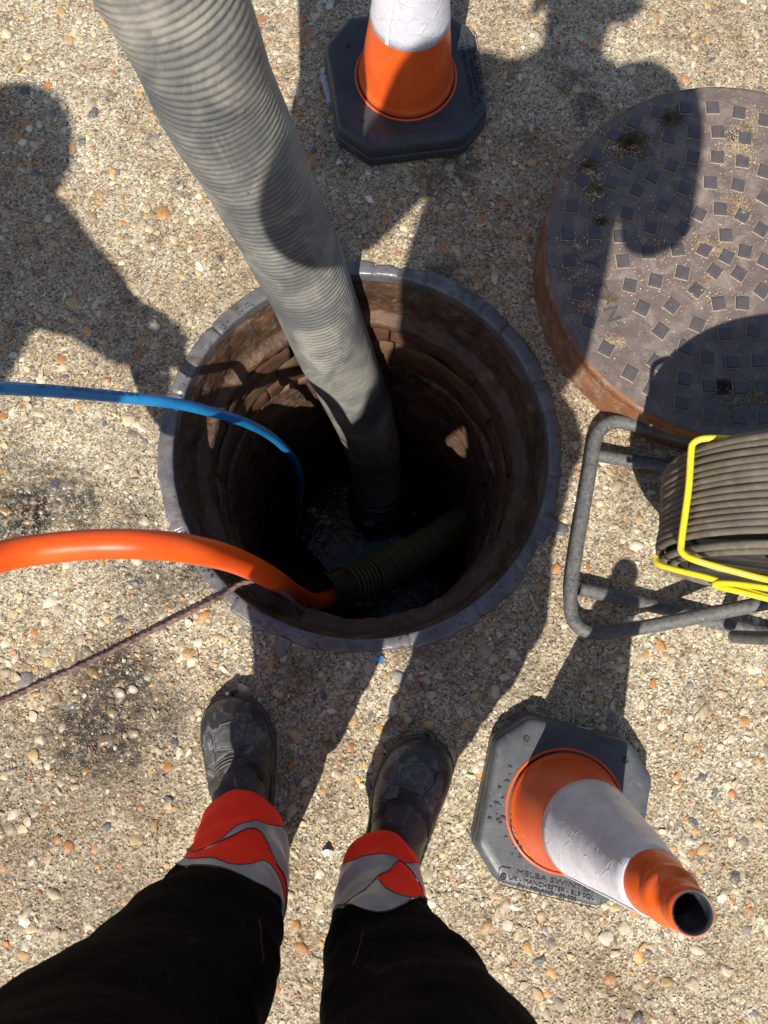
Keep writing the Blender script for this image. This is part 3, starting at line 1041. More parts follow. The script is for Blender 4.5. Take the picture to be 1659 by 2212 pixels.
# ------------------------------------------------------------------ orange and blue hoses, rope, pipe in the pit
W2H = (-.57, -.17, .92)            # the worker on the left holds both hoses here
orange_pts = [(-2.0, .30, .02), (-1.6, .16, .25), (-1.15, -.02, .72), (-.85, -.10, .92), W2H, (-.555, .03, .66), (-.49, .10, .475), at(-60, 1211, .395), at(60, 1190, .36), at(200, 1176, .345), at(330, 1177, .33), at(430, 1190, .28),
              at(510, 1212, .17), at(585, 1248, .0), at(638, 1283, -.24), at(680, 1300, -.39), at(715, 1291, -.455), at(755, 1266, -.475), at(805, 1241, -.515), at(850, 1216, -.58)]
OP, _ = spline(orange_pts, 260)
v, f = tube(OP, .0182, 28)
tag(obj('orange_hose', v, f, M_ORANGE), 'smooth bright orange hose arching over the rim and into the pipe in the pit', 'hose')
blue_pts = [(-2.0, .45, .02), (-1.62, .28, .25), (-1.15, .05, .70), (-.86, -.05, .90), (W2H[0], W2H[1] + .045, W2H[2] - .01), (-.60, .10, .70), (-.555, .26, .48), at(-60, 830, .345), at(0, 838, .30), at(130, 846, .235), at(260, 858, .165), at(370, 870, .10),
            at(450, 888, .02), at(530, 913, -.10), at(590, 946, -.27), at(632, 990, -.46), at(650, 1040, -.68), at(645, 1090, -1.0)]
BP, BS = spline(blue_pts, 400)
bh = thing('blue_hose', 'thin bright blue hose with black print crossing the rim into the pit', 'hose', tuple(BP[0]))
v, f = tube(BP, .0089, 20)
obj('hose_tube', v - BP[0], f, M_BLUE, bh)
# the print, bent onto the hose
BT, BN, BB = frames(BP)
txt = '- 19/05/2022 LOT 220400/13   HA00'
me = text_mesh(txt, .0105, .0, 'LEFT')
co = np.array([v.co[:] for v in me.vertices])
s_start = BS[np.argmin(np.linalg.norm(BP - at(372, 868, .18), axis=1))]
smp = s_start - co[:, 0] * 1.05
ii = np.clip(np.searchsorted(BS, smp), 1, len(BS) - 1)
fr = ((smp - BS[ii - 1]) / (BS[ii] - BS[ii - 1]))[:, None]
Pc = BP[ii - 1] * (1 - fr) + BP[ii] * fr
tt = BT[ii]
upv = np.array([0, 1.0, 0]) - tt * tt[:, 1:2]
upv /= np.linalg.norm(upv, axis=1)[:, None]
ov = np.cross(tt, upv)
ov *= np.sign(ov[:, 2:3])
ang_ = math.radians(52) - co[:, 1] / .0091
V = Pc + .00915 * (np.cos(ang_)[:, None] * ov + np.sin(ang_)[:, None] * upv)
me.vertices.foreach_set('co', (V - BP[0]).astype(np.float32).ravel())
me.materials.append(M_INK)
link('print', me, None, bh)

rope_pts = [at(-80, 1552, .006), at(-5, 1520, .006), at(100, 1472, .007), at(220, 1417, .008), at(330, 1362, .010), at(420, 1318, .014), at(480, 1288, .018), at(515, 1264, .014), at(552, 1254, .006),
            at(580, 1261, -.012), at(602, 1274, -.03), at(626, 1294, -.06), at(650, 1318, -.11), at(668, 1335, -.3)]
RP, RS = spline(rope_pts, 420)
v, f = tube(RP, .0035, 12, disp=lambda i, a: .0007 * np.cos(3 * a - RS[i] * 560) + .0006 * np.sin(RS[i] * 1700 + a * 5))
v += np.stack([fbm(v, 60, 2, 1), fbm(v, 60, 2, 2), fbm(v, 60, 2, 3)], 1) * .0007
rope = thing('rope', 'thin muddy pinkish rope lying across the concrete and hanging over the rim', 'rope', tuple(RP[0]))
obj('strand', v - RP[0], f, M_ROPE, rope)
V, Fc = [], []
rf = random.Random(4)
for k in range(2200):
    i = rf.randrange(0, 330)
    p = RP[i] + np.array([rf.gauss(0, .0032), rf.gauss(0, .0032), rf.gauss(0, .0015)])
    d = np.array([rf.gauss(0, .003), rf.gauss(0, .003), abs(rf.gauss(0, .0015))])
    j = len(V)
    V += [p, p + d + [0, .0002, 0], p + d * .6 + np.array([.00025, -.0002, 0])]
    Fc.append([j, j + 1, j + 2])
obj('fibres', np.array(V) - RP[0], Fc, M_ROPE, rope, False, kind='stuff')

pp = [at(705, 1284, -.44), at(745, 1268, -.465), at(800, 1244, -.51), at(860, 1213, -.60), at(930, 1172, -.75), at(975, 1140, -.90), at(1000, 1120, -1.05)]
PP, PS = spline(pp, 240)
pipe = thing('ribbed_pipe', 'short dark ribbed pipe lying in the pit with the orange hose pushed into its mouth', 'pipe', tuple(PP[0]))
rr = np.full(240, .041)
rr[PS < .055] = .046
rr[(PS < .012)] = .050
v, f = tube(PP, rr, 32, caps=False)
v2, f2 = tube(PP, rr - .004, 32, caps=False)
v, f = join([(v, f), (v2, f2[:, ::-1])])
obj('pipe_body', v - PP[0], f, M_GREENPIPE, pipe)
PT, PN, PB = frames(PP)
k = 0
s = .062
while s < PS[-1] - .01:
    i = int(np.searchsorted(PS, s))
    ring = np.array([PP[i] + .0425 * (math.cos(a) * PN[i] + math.sin(a) * PB[i]) for a in np.linspace(0, 2 * np.pi, 32, endpoint=False)])
    v, f = tube(ring, .0026, 6, closed=True, caps=False, ref=tuple(PT[i]))
    obj('rib', v - PP[0], f, M_PIPERING, pipe)
    s += .0105
    k += 1

# ------------------------------------------------------------------ traffic cones


def octagon(h, c, n=6, rc=.006):
    """rounded octagon outline: half side h, corner cut c"""
    pts = [(h, -h + c), (h, h - c), (h - c, h), (-h + c, h), (-h, h - c), (-h, -h + c), (-h + c, -h), (h - c, -h)]
    out = []
    m = len(pts)
    for i in range(m):
        p0, p1, p2 = map(np.array, (pts[i - 1], pts[i], pts[(i + 1) % m]))
        a, b = (p0 - p1) / np.linalg.norm(p0 - p1), (p2 - p1) / np.linalg.norm(p2 - p1)
        A, B = p1 + a * rc * 1.6, p1 + b * rc * 1.6
        for t in np.linspace(0, 1, n):
            out.append((1 - t) ** 2 * A + 2 * t * (1 - t) * p1 + t * t * B)
    return np.array(out)


CH = .508


def cone_r(z):
    return .0800 - (.0800 - .0195) * (z - .062) / (CH - .062)


def make_cone(loc, rz, base_mat, label, text_rot, h=.124, c=.046):
    t = thing('traffic_cone', label, 'traffic cone', loc, rz, 'traffic cones round the manhole')
    levels = [(0, -.004), (.004, .0), (.020, .0), (.0225, -.0022), (.0255, -.0022), (.028, -.001), (.041, -.003), (.046, -.0055), (.0485, -.010)]
    rings = []
    for z, d in levels:
        o = octagon(h + d, c + d * .4)
        rings.append(np.c_[o, np.full(len(o), z)])
    m = len(rings[0])
    a = np.arctan2(rings[-1][:, 1], rings[-1][:, 0])
    last = rings[-1]
    # flat top, inward to the cone: interpolate to circles
    for k, tt in enumerate((.25, .5, .75, 1.0)):
        circ = np.c_[.0895 * np.cos(a), .0895 * np.sin(a), np.full(m, .0490)]
        rings.append(last * (1 - tt) + circ * tt)
    for r, z in ((.0885, .0465), (.0855, .0462), (.0845, .050), (.0780, .052)):
        rings.append(np.c_[r * np.cos(a), r * np.sin(a), np.full(m, z)])
    V = np.vstack(rings)
    V[:, 2] += fbm(V + loc[0], 18, 2, 3) * .0004
    obj('base_block', V, grid_faces(len(rings), m, False, True), base_mat, t, sharp=35)
    # recessed orange ring, black gap, cone
    v, f = lathe([(.0905, .0490), (.0898, .0508), (.0868, .0505), (.0862, .047)], 96)
    obj('lip', v, f, M_CONE, t)
    pr = [(.0835, .050), (.0838, .0565), (.0818, .0592), (.0800, .062)]
    for z in np.linspace(.075, .44, 24):
        pr.append((cone_r(z), z))
    pr += [(.0276, .443), (.0288, .447), (.0286, .456), (.0258, .461), (.0222, .464), (.0204, .480), (.0216, .483), (.0214, .496), (.0208, .5005), (.0194, .5020), (.0176, .5015), (.0166, .497),
           (.0160, .47), (.0135, .468), (.0135, .455), (.0165, .452), (.022, .42), (.05, .2), (.07, .06)]
    pr = np.array(pr)
    v, f = lathe(pr[:38], 96)
    shell = obj('cone_shell', v, f, M_CONE, t)
    v, f = lathe(pr[37:], 96)
    obj('inner_tube', v, f, M_INNER, t)
    z0, z1 = .178, .408
    spf = [(cone_r(z0) - .0002, z0 - .0008)] + [(cone_r(z) + .0011, z) for z in np.linspace(z0, z1, 16)] + [(cone_r(z1) - .0002, z1 + .0008)]

    def wr(V, A, ip):
        V = V.copy()
        e = np.clip(np.minimum(ip, len(spf) - 1 - ip), 0, 1)
        q = fbm(V, 26, 3, 7) * .0007 * e
        V[:, 0] += q * np.cos(A)
        V[:, 1] += q * np.sin(A)
        return V
    v, f = lathe(spf, 128, disp=wr)
    obj('reflective_sleeve', v, f, M_SLEEVE, t)
    # overlap seam of the sleeve
    sa = math.radians(235) - rz
    V = []
    for z in np.linspace(z0 + .001, z1 - .001, 12):
        r = cone_r(z) + .0021
        for w in (-.0035, .0035):
            V.append((r * math.cos(sa + w / r), r * math.sin(sa + w / r), z))
    obj('sleeve_seam', V, grid_faces(12, 2)[:, ::-1], M_SLEEVE, t)
    # moulded writing on one side of the block
    lines = (('MELBA SWINTEX', .0100, -.0555, -.1028, .118), ('UK - MANCHESTER - BL9 0QL', .0083, -.0645, -.1122, .128), ('EU - POLAND - 89-500', .0083, -.0500, -.1203, .088))
    for i, (s, sz, X, Y, wd) in enumerate(lines):
        me = text_mesh(s, sz * h / .124, .0008, 'LEFT')
        me.materials.append(M_LETTER)
        o = link('lettering', me, None, t)
        o.rotation_euler = (0, 0, text_rot)
        X, Y = X * h / .124, Y * h / .124
        cc, ss = math.cos(text_rot), math.sin(text_rot)
        o.location = (X * cc - Y * ss, X * ss + Y * cc, .0492)
        o.scale = (wd * h / .124 / max(v_.co.x for v_ in me.vertices), 1, 1)
    # panel line round the writing
    oc = []
    hk = h / .124
    for (x, y) in ((-.072, -.1225), (.070, -.1225), (.0745, -.119), (.0745, -.108)):
        oc.append((x * hk, y * hk, .0484))
    oc2 = [(-.072 * hk, -.1225 * hk, .0484), (-.0775 * hk, -.119 * hk, .0488), (-.0805 * hk, -.101 * hk, .0492), (-.077 * hk, -.0975 * hk, .0492), (-.064 * hk, -.0965 * hk, .0492)]
    for q in (oc, oc2):
        cc, ss = math.cos(text_rot), math.sin(text_rot)
        q = [(x * cc - y * ss, x * ss + y * cc, z) for x, y, z in q]
        v, f = tube(np.array(q), .0007, 6)
        obj('panel_line', v, f, M_LETTER, t)
    for (x, y) in ((-.0725, -.1105), (.075, .092), (-.078, .088), (.098, .0)):
        cc, ss = math.cos(text_rot), math.sin(text_rot)
        v, f = lathe([(.0048, .0494), (.0046, .0503), (.0038, .0503), (.0036, .0497), (.0014, .0497), (.0012, .0502), (.0001, .0502)], 20, (x * cc - y * ss, x * ss + y * cc, 0))
        obj('moulded_dimple', v, f, M_LETTER, t)
    return t


cone2 = make_cone((.2975, -.2365, 0), math.radians(-13.5), M_BASE, 'near orange cone beside the right boot, on a pale grey block, open top showing', 0.0)
cone1 = make_cone((.071, .998, 0), math.radians(8.5), M_BASE_DK, 'far orange cone beyond the pit on a dark block, top cut off', math.radians(90), .136, .052)
# scratch chips on the near cone's flange
parts = []
rc_ = random.Random(8)
for a in (196, 202, 209, 214, 221, 228):
    aa = math.radians(a)
    v, f = dome(7, 2, rc_, .3)
    parts.append((v * np.array([.003, .0022, .0012]) * rc_.uniform(.6, 1.2) + np.array([.0825 * math.cos(aa), .0825 * math.sin(aa), .0575]), f))
v, f = join(parts)
obj('chips', v, f, M_LETTER, cone2, False)
parts = []
for k in range(26):
    aa = rc_.uniform(2.6, 4.4)
    v, f = dome(8, 3, rc_, .15)
    s = rc_.uniform(.001, .0042)
    q = rc_.uniform(.092, .118)
    parts.append((v * np.array([s, s * .8, s * .35]) + np.array([q * math.cos(aa), q * math.sin(aa) * .8, .0498]), f))
v, f = join(parts)
obj('water_drops', v, f, M_DROP, cone2, kind='stuff')


def strip(name, pts, w, mat, label, cat, seed, thick=.0012):
    """crumpled strip of film or paper with a real thickness"""
    P, S = spline(pts, 34)
    T, N, B = frames(P)
    rs = random.Random(seed)
    V = []
    for i in range(len(P)):
        wd = w * (1 + .35 * math.sin(i * .8 + seed) * rs.random())
        for k, q in enumerate((-1, -.5, 0, .5, 1)):
            V.append(P[i] + B[i] * wd * q * .5 + N[i] * rs.uniform(-.2, .35) * w * .3)
    n_ = len(V)
    V = np.array(V)
    V2 = V - np.array([0, 0, thick])
    Fq = grid_faces(34, 5)
    v, f = join([(V, Fq), (V2, Fq[:, ::-1])])
    return tag(obj(name, v, f, mat), label, cat)


strip('torn_label', [at(694, 155, .012), at(703, 185, .014), at(712, 222, .012)], .010, M_LABEL, 'crumpled white label strip on the left side of the far cone block', 'label', 3)
strip('torn_label', [at(1205, 1571, .028), at(1240, 1574, .030), at(1280, 1580, .028)], .009, M_LABEL, 'dirty white label strip at the upper edge of the near cone block', 'label', 5)
strip('plastic_scrap', [at(809, 1421, .004), at(818, 1425, .010), at(829, 1424, .004)], .008, M_BLUESCRAP, 'tiny bright blue plastic scrap on the ground at the pit rim', 'scrap', 6)
strip('foil_scrap', [at(697, 1846, .003), at(706, 1841, .009), at(717, 1845, .003)], .009, M_LABEL, 'small shiny white foil scrap on the concrete between the two boots', 'scrap', 7)
strip('twig', [at(1178, 1106, .006), at(1193, 1112, .009), at(1206, 1120, .006)], .004, M_MOSS, 'short greenish twig lying on the right side of the manhole rim', 'twig', 8)

# ------------------------------------------------------------------ hose reel
AXR = math.radians(-9.5)
RC = np.array([.602, .143])
RHH, RRAD = .330, .230
reel = thing('hose_reel', 'reel of dusty black hose with yellow wire guard on a black tube stand', 'hose reel', (RC[0], RC[1], 0), AXR)


def rl(p):
    """world point to reel-local"""
    d = np.asarray(p, float) - np.array([RC[0], RC[1], 0])
    c, s = math.cos(-AXR), math.sin(-AXR)
    return np.array([d[0] * c - d[1] * s, d[0] * s + d[1] * c, d[2]])


NT = 14
hw = .0560
turn_p = hw * 2 / NT
tr = turn_p / 2 + .0004
aa = np.linspace(0, 2 * np.pi, 120, endpoint=False)
for k in range(NT):
    y = -hw + turn_p * (k + .5)
    rj = RRAD - tr + random.uniform(-.0015, .001)
    sk = random.uniform(-.0009, .0009)
    ring = np.stack([rj * np.cos(aa), y + sk * np.cos(aa * 1 + k) + .0006 * np.sin(3 * aa + k), RHH + rj * np.sin(aa)], 1)
    v, f = tube(ring, tr, 12, closed=True, caps=False, ref=(0, 1, 0))
    obj('hose_turn', v, f, M_REELHOSE, reel)
# inner layer and loose turns at the near end
for k, (rj, y) in enumerate(((RRAD - .012, -hw - .006), (RRAD - .025, -hw - .010), (RRAD - .020, hw + .005), (RRAD - .038, -hw - .004))):
    ring = np.stack([rj * np.cos(aa), y + .003 * np.cos(aa + k), RHH + rj * np.sin(aa)], 1)
    v, f = tube(ring, tr * 1.05, 12, closed=True, caps=False, ref=(0, 1, 0))
    obj('hose_turn', v, f, M_REELHOSE, reel)
drum_prof = [(.02, -hw - .01), (.15, -hw - .008), (.200, -hw - .006), (.206, -hw), (.206, hw), (.200, hw + .006), (.15, hw + .008), (.02, hw + .01)]
v, f = lathe(drum_prof, 64)
v = np.stack([v[:, 0], v[:, 2], v[:, 1] + RHH], 1)
obj('drum', v, f, M_DRUM, reel)
parts = []
for k in range(8):
    a = k * math.pi / 4 + .2
    P = np.array([[r * math.cos(a), -hw - .014 - (.19 - r) * .05, RHH + r * math.sin(a)] for r in np.linspace(.02, .19, 6)])
    parts.append(tube(P, .005, 8))
v, f = join(parts)
obj('drum_spokes', v, f, M_DRUM, reel)


def bar(name, pts, r, mat, n=80, seg=12):
    P, _ = spline([rl(p) for p in pts], n)
    v, f = tube(P, r, seg)
    return obj(name, v, f, mat, reel)


YW = .0040
ph = math.radians(168)


def onr(deg, y, r=.222):
    r = r * 1.055
    a = math.radians(deg)
    c, s = math.cos(AXR), math.sin(AXR)
    X, Y = r * math.cos(a), y
    return np.array([RC[0] + X * c - Y * s, RC[1] + X * s + Y * c, RHH + r * math.sin(a)])


bar('wire_guard', [onr(140, .063, .12), onr(152, .064, .160), onr(160, .0635, .196), onr(164.5, .0625, .217), onr(166.3, .057, .2255), onr(166.8, .048, .2265), onr(167, .0, .225), onr(168, -.062, .225), onr(167.5, -.074, .223), onr(165, -.081, .212), onr(160, -.087, .180),
                   onr(150, -.093, .15), onr(125, -.099, .14), onr(90, -.102, .13), onr(60, -.102, .13)], YW, M_YELLOW, 160)
bar('wire_guard', [onr(187, -.070, .222), onr(186, -.076, .221), onr(184, -.081, .215), onr(180, -.086, .200), onr(174, -.092, .175), onr(168, -.100, .150), onr(155, -.110, .12)], YW * .95, M_YELLOW)
bar('wire_guard', [onr(130, -.103, .10), onr(150, -.100, .125), onr(163, -.0975, .150), onr(170, -.097, .166), onr(173, -.0985, .170), onr(173, -.101, .166), onr(168, -.104, .155), onr(155, -.111, .12), onr(120, -.118, .09)], YW * .95, M_YELLOW)
bar('wire_guard', [at(1665, 1287, .13), at(1618, 1281, .13), at(1607, 1274, .14), at(1618, 1268, .15)], YW, M_YELLOW, 40)
# black tube stand
TR = .0112
bar('stand_tube', [at(1720, 1010, .06), at(1640, 985, .055), at(1530, 957, .047), at(1420, 930, .038), at(1350, 913, .033), at(1322, 912, .032), at(1300, 925, .031), at(1286, 950, .030), at(1277, 1000, .029), at(1262, 1090, .027), at(1248, 1170, .026),
                   at(1236, 1250, .025), at(1232, 1300, .025), at(1237, 1335, .026), at(1254, 1357, .028), at(1280, 1366, .031), at(1315, 1366, .036), at(1400, 1353, .050), at(1530, 1327, .075), at(1659, 1301, .10), at(1800, 1270, .13)],
    TR, M_TUBE, 260, 16)
bar('cross_tube', [at(1275, 981, .024), at(1340, 992, .022), at(1400, 1001, .021), at(1500, 1015, .020), at(1640, 1030, .020)], TR * .95, M_TUBE, 60, 16)
bar('cross_tube', [at(1250, 1272, .021), at(1330, 1289, .018), at(1420, 1311, .0175), at(1520, 1337, .016), at(1659, 1370, .015), at(1800, 1400, .015)], TR, M_TUBE, 80, 16)
# uprights that carry the axle
c0 = np.array([RC[0], RC[1], 0])
for sgn in (-1, 1):
    bar('upright', [onr(0, sgn * .125, 0.0), onr(270, sgn * .130, .15), onr(268, sgn * .128, .265)], TR * .9, M_TUBE, 30)
bar('axle', [onr(0, -.135, 0), onr(0, 0, 0), onr(0, .135, 0)], .010, M_TUBE, 12)

# ------------------------------------------------------------------ the people


def skin_obj(name, verts, edges, radii, mat, parent, root=0, sub=2, smoothing=.15):
    me = bpy.data.meshes.new(name)
    me.from_pydata([tuple(v) for v in verts], edges, [])
    me.update()
    o = link(name, me, mat, parent)
    m = o.modifiers.new('skin', 'SKIN')
    m.branch_smoothing = smoothing
    m.use_smooth_shade = True
    if not me.skin_vertices:
        me.attributes.new('skin', 'FLOAT', 'POINT')
    sv = me.skin_vertices[0].data
    for i, r in enumerate(radii):
        sv[i].radius = r if isinstance(r, (tuple, list)) else (r, r)
        sv[i].use_root = (i == root)
    s = o.modifiers.new('sub', 'SUBSURF')
    s.levels = s.render_levels = sub
    return o


def hand(V, E, R, wrist_i, w, d, side, curl):
    """palm and five separate fingers grown from wrist vertex; d = unit finger direction, side = unit towards thumb, curl = unit the fingers bend to"""
    w, d, side, curl = map(np.array, (w, d, side, curl))
    palm = w + d * .045
    V.append(palm); R.append((.030, .016)); E.append((wrist_i, len(V) - 1))
    pi = len(V) - 1
    for k, (off, ln) in enumerate(((.027, .068), (.009, .076), (-.009, .071), (-.026, .056))):
        p0 = w + d * .085 + side * off
        p1 = p0 + d * ln * .45 + curl * ln * .15
        p2 = p1 + d * ln * .25 + curl * ln * .35
        V.extend([p0, p1, p2]); R.extend([.0095, .0085, .007])
        b = len(V) - 3
        E.extend([(pi, b), (b, b + 1), (b + 1, b + 2)])
    p0 = w + d * .035 + side * .036
    p1 = p0 + side * .022 + d * .022
    p2 = p1 + d * .028 + curl * .012
    V.extend([p0, p1, p2]); R.extend([.012, .0105, .009])
    b = len(V) - 3
    E.extend([(pi, b), (b, b + 1), (b + 1, b + 2)])


def upper_body(person, j, loc, collar=.070, helmet=True):
    """one continuous skin body plus jacket, from a dict of world joints"""
    L = np.array(loc)
    J = {k: np.array(v) - L for k, v in j.items()}
    V, E, R = [], [], []

    def add(p, r, prev=None):
        V.append(p); R.append(r)
        if prev is not None:
            E.append((prev, len(V) - 1))
        return len(V) - 1
    pe = add(J['pelvis'], (.085, .070))
    wa = add(J['waist'], (.095, .075), pe)
    ch = add(J['chest'], (.12, .09), wa)
    nb = add(J['neckbase'], (.07, .06), ch)
    ne = add(J['neck'], (.052, .052), nb)
    hd = J['head']
    up = (hd - J['neck']) / np.linalg.norm(hd - J['neck'])
    h1 = add(hd - up * .035, (.068, .075), ne)
    h2 = add(hd + up * .03, (.076, .092), h1)
    add(hd + up * .085, (.055, .068), h2)
    fwd = np.cross(up, [1, 0, 0])
    fwd = J['look'] / np.linalg.norm(J['look']) if 'look' in J else fwd
    for s in 'lr':
        sh = add(J['sh' + s], .052, nb)
        el = add(J['el' + s], .040, sh)
        wr = add(J['wr' + s], .026, el)
        hand(V, E, R, wr, J['wr' + s], j['hd' + s][0], j['hd' + s][1], j['hd' + s][2])
        hip = add(J['hip' + s], .062, pe)
        kn = add(J['kn' + s], .038, hip)
        add(J['an' + s], .030, kn)
    body = skin_obj('body', V, E, R, M_SKIN, person, pe)
    # face: brow, nose, mouth and ears on the same head
    fdir = np.array(j['face'], float)
    fdir /= np.linalg.norm(fdir)
    sx = np.cross(up, fdir)
    sx /= np.linalg.norm(sx)
    fd = np.cross(sx, up)
    for s in (-1, 1):
        c = hd + fd * .086 + sx * s * .031 + up * .0
        v, f = dome(12, 4, random.Random(1), 0)
        o = obj('eye', v * .012 + c, f, M_HELMET, body)
        P = np.array([hd + sx * s * .083 + up * t * .03 + fd * (-.01 + .008 * math.cos(t * 2)) for t in np.linspace(-1, 1, 8)])
        vv, ff = tube(P, .009, 8)
        obj('ear', vv, ff, M_SKIN, body)
    P = np.array([hd + fd * (.088 + .016 * t) + up * (.01 - .04 * t) for t in np.linspace(0, 1, 6)])
    vv, ff = tube(P, np.linspace(.007, .014, 6), 10)
    obj('nose', vv, ff, M_SKIN, body)
    P = np.array([hd + fd * .083 + sx * t * .025 - up * .062 for t in np.linspace(-1, 1, 8)])
    vv, ff = tube(P, .005, 8)
    obj('mouth', vv, ff, M_BRICK_A, body)
    # jacket
    V, E, R = [], [], []
    pe = add(J['pelvis'] + [0, 0, .0], (.185, .135))
    wa = add(J['waist'], (.195, .125), pe)
    ch = add(J['chest'], (.205, .130), wa)
    nb = add(J['neckbase'] - [0, 0, .02], (.105, .09), ch)
    nk = add(J['neck'] - (J['neck'] - J['neckbase']) * .35, (collar, collar), nb)

    for s in 'lr':
        sh = add(J['sh' + s], .088, nb)
        mid = add((J['sh' + s] + J['el' + s]) / 2, .074, sh)
        el = add(J['el' + s], .062, mid)
        m2 = add((J['el' + s] * .45 + J['wr' + s] * .55), .048, el)
        add(J['wr' + s] * .93 + J['el' + s] * .07, .037, m2)
    skin_obj('jacket', V, E, R, M_JACKET, person, pe)
    if not helmet:
        return body
    # hard hat: shell and brim
    q = up
    A = np.array([1, 0, 0]) - q * q[0]
    A /= np.linalg.norm(A)
    B = np.cross(q, A)
    prof_h = [(.140, 0), (.139, .006), (.128, .012), (.126, .03), (.118, .065), (.095, .095), (.055, .113), (.001, .118)]
    v, f = lathe(prof_h, 40)
    v = hd + up * .025 + v[:, :1] * A * .82 + v[:, 1:2] * B + v[:, 2:3] * q
    obj('helmet', v, f, M_HELMET, person)
    return body


def leg_surface(cen, ra, rb, seed, fold=.0055):
    """returns P(theta, h) for a trouser leg from tables by height"""
    H_, C_, A_, B_ = np.array([c[0] for c in cen]), np.array([c[1:] for c in cen]), np.array(ra), np.array(rb)

    def fn(th, h):
        cx = np.interp(h, H_, C_[:, 0])
        cy = np.interp(h, H_, C_[:, 1])
        a = np.interp(h, H_, A_)
        b = np.interp(h, H_, B_)
        P = np.stack([cx + a * np.cos(th), cy + b * np.sin(th), h], -1)
        sh = P.shape[:-1]
        q = P.reshape(-1, 3)
        d = fbm(q * np.array([1, 1, 1.8]), 11, 3, seed) * fold
        d += np.sin(q[:, 2] * 95 + 3.0 * np.sin(th.ravel() * 1 + seed) + 4 * vnoise(q, 7, seed)) * .0022 * np.clip((.50 - q[:, 2]) / .2, 0, 1)
        q = q + np.stack([np.cos(th.ravel()) * d, np.sin(th.ravel()) * d, 0 * d], -1)
        return q.reshape(*sh, 3)
    return fn


def leg_part(name, fn, lo, hi, rows, mat, parent, th0=0, th1=2 * np.pi, n=96, out=0.0, L=(0, 0, 0)):
    th = np.linspace(th0, th1, n, endpoint=(th1 - th0 < 6.2))
    lo_ = lo(th) if callable(lo) else np.full(n, lo)
    hi_ = hi(th) if callable(hi) else np.full(n, hi)
    t = np.linspace(0, 1, rows)[:, None]
    h = lo_[None] * (1 - t) + hi_[None] * t
    TH = np.broadcast_to(th[None], h.shape)
    P = fn(TH, h)
    closed = th1 - th0 > 6.2
    V = P.reshape(-1, 3) - np.array(L)
    if out:
        V[:, :2] += np.stack([np.cos(TH.ravel()), np.sin(TH.ravel())], -1) * out
    return obj(name, V, grid_faces(rows, n, False, closed)[:, ::-1], mat, parent)


def bnd(tab):
    """boundary height by the front position u=cos(theta); the back continues straight"""
    u0, h0 = np.array([t[0] for t in tab]), np.array([t[1] for t in tab])
    return lambda th: np.interp(np.cos(th), u0, h0)


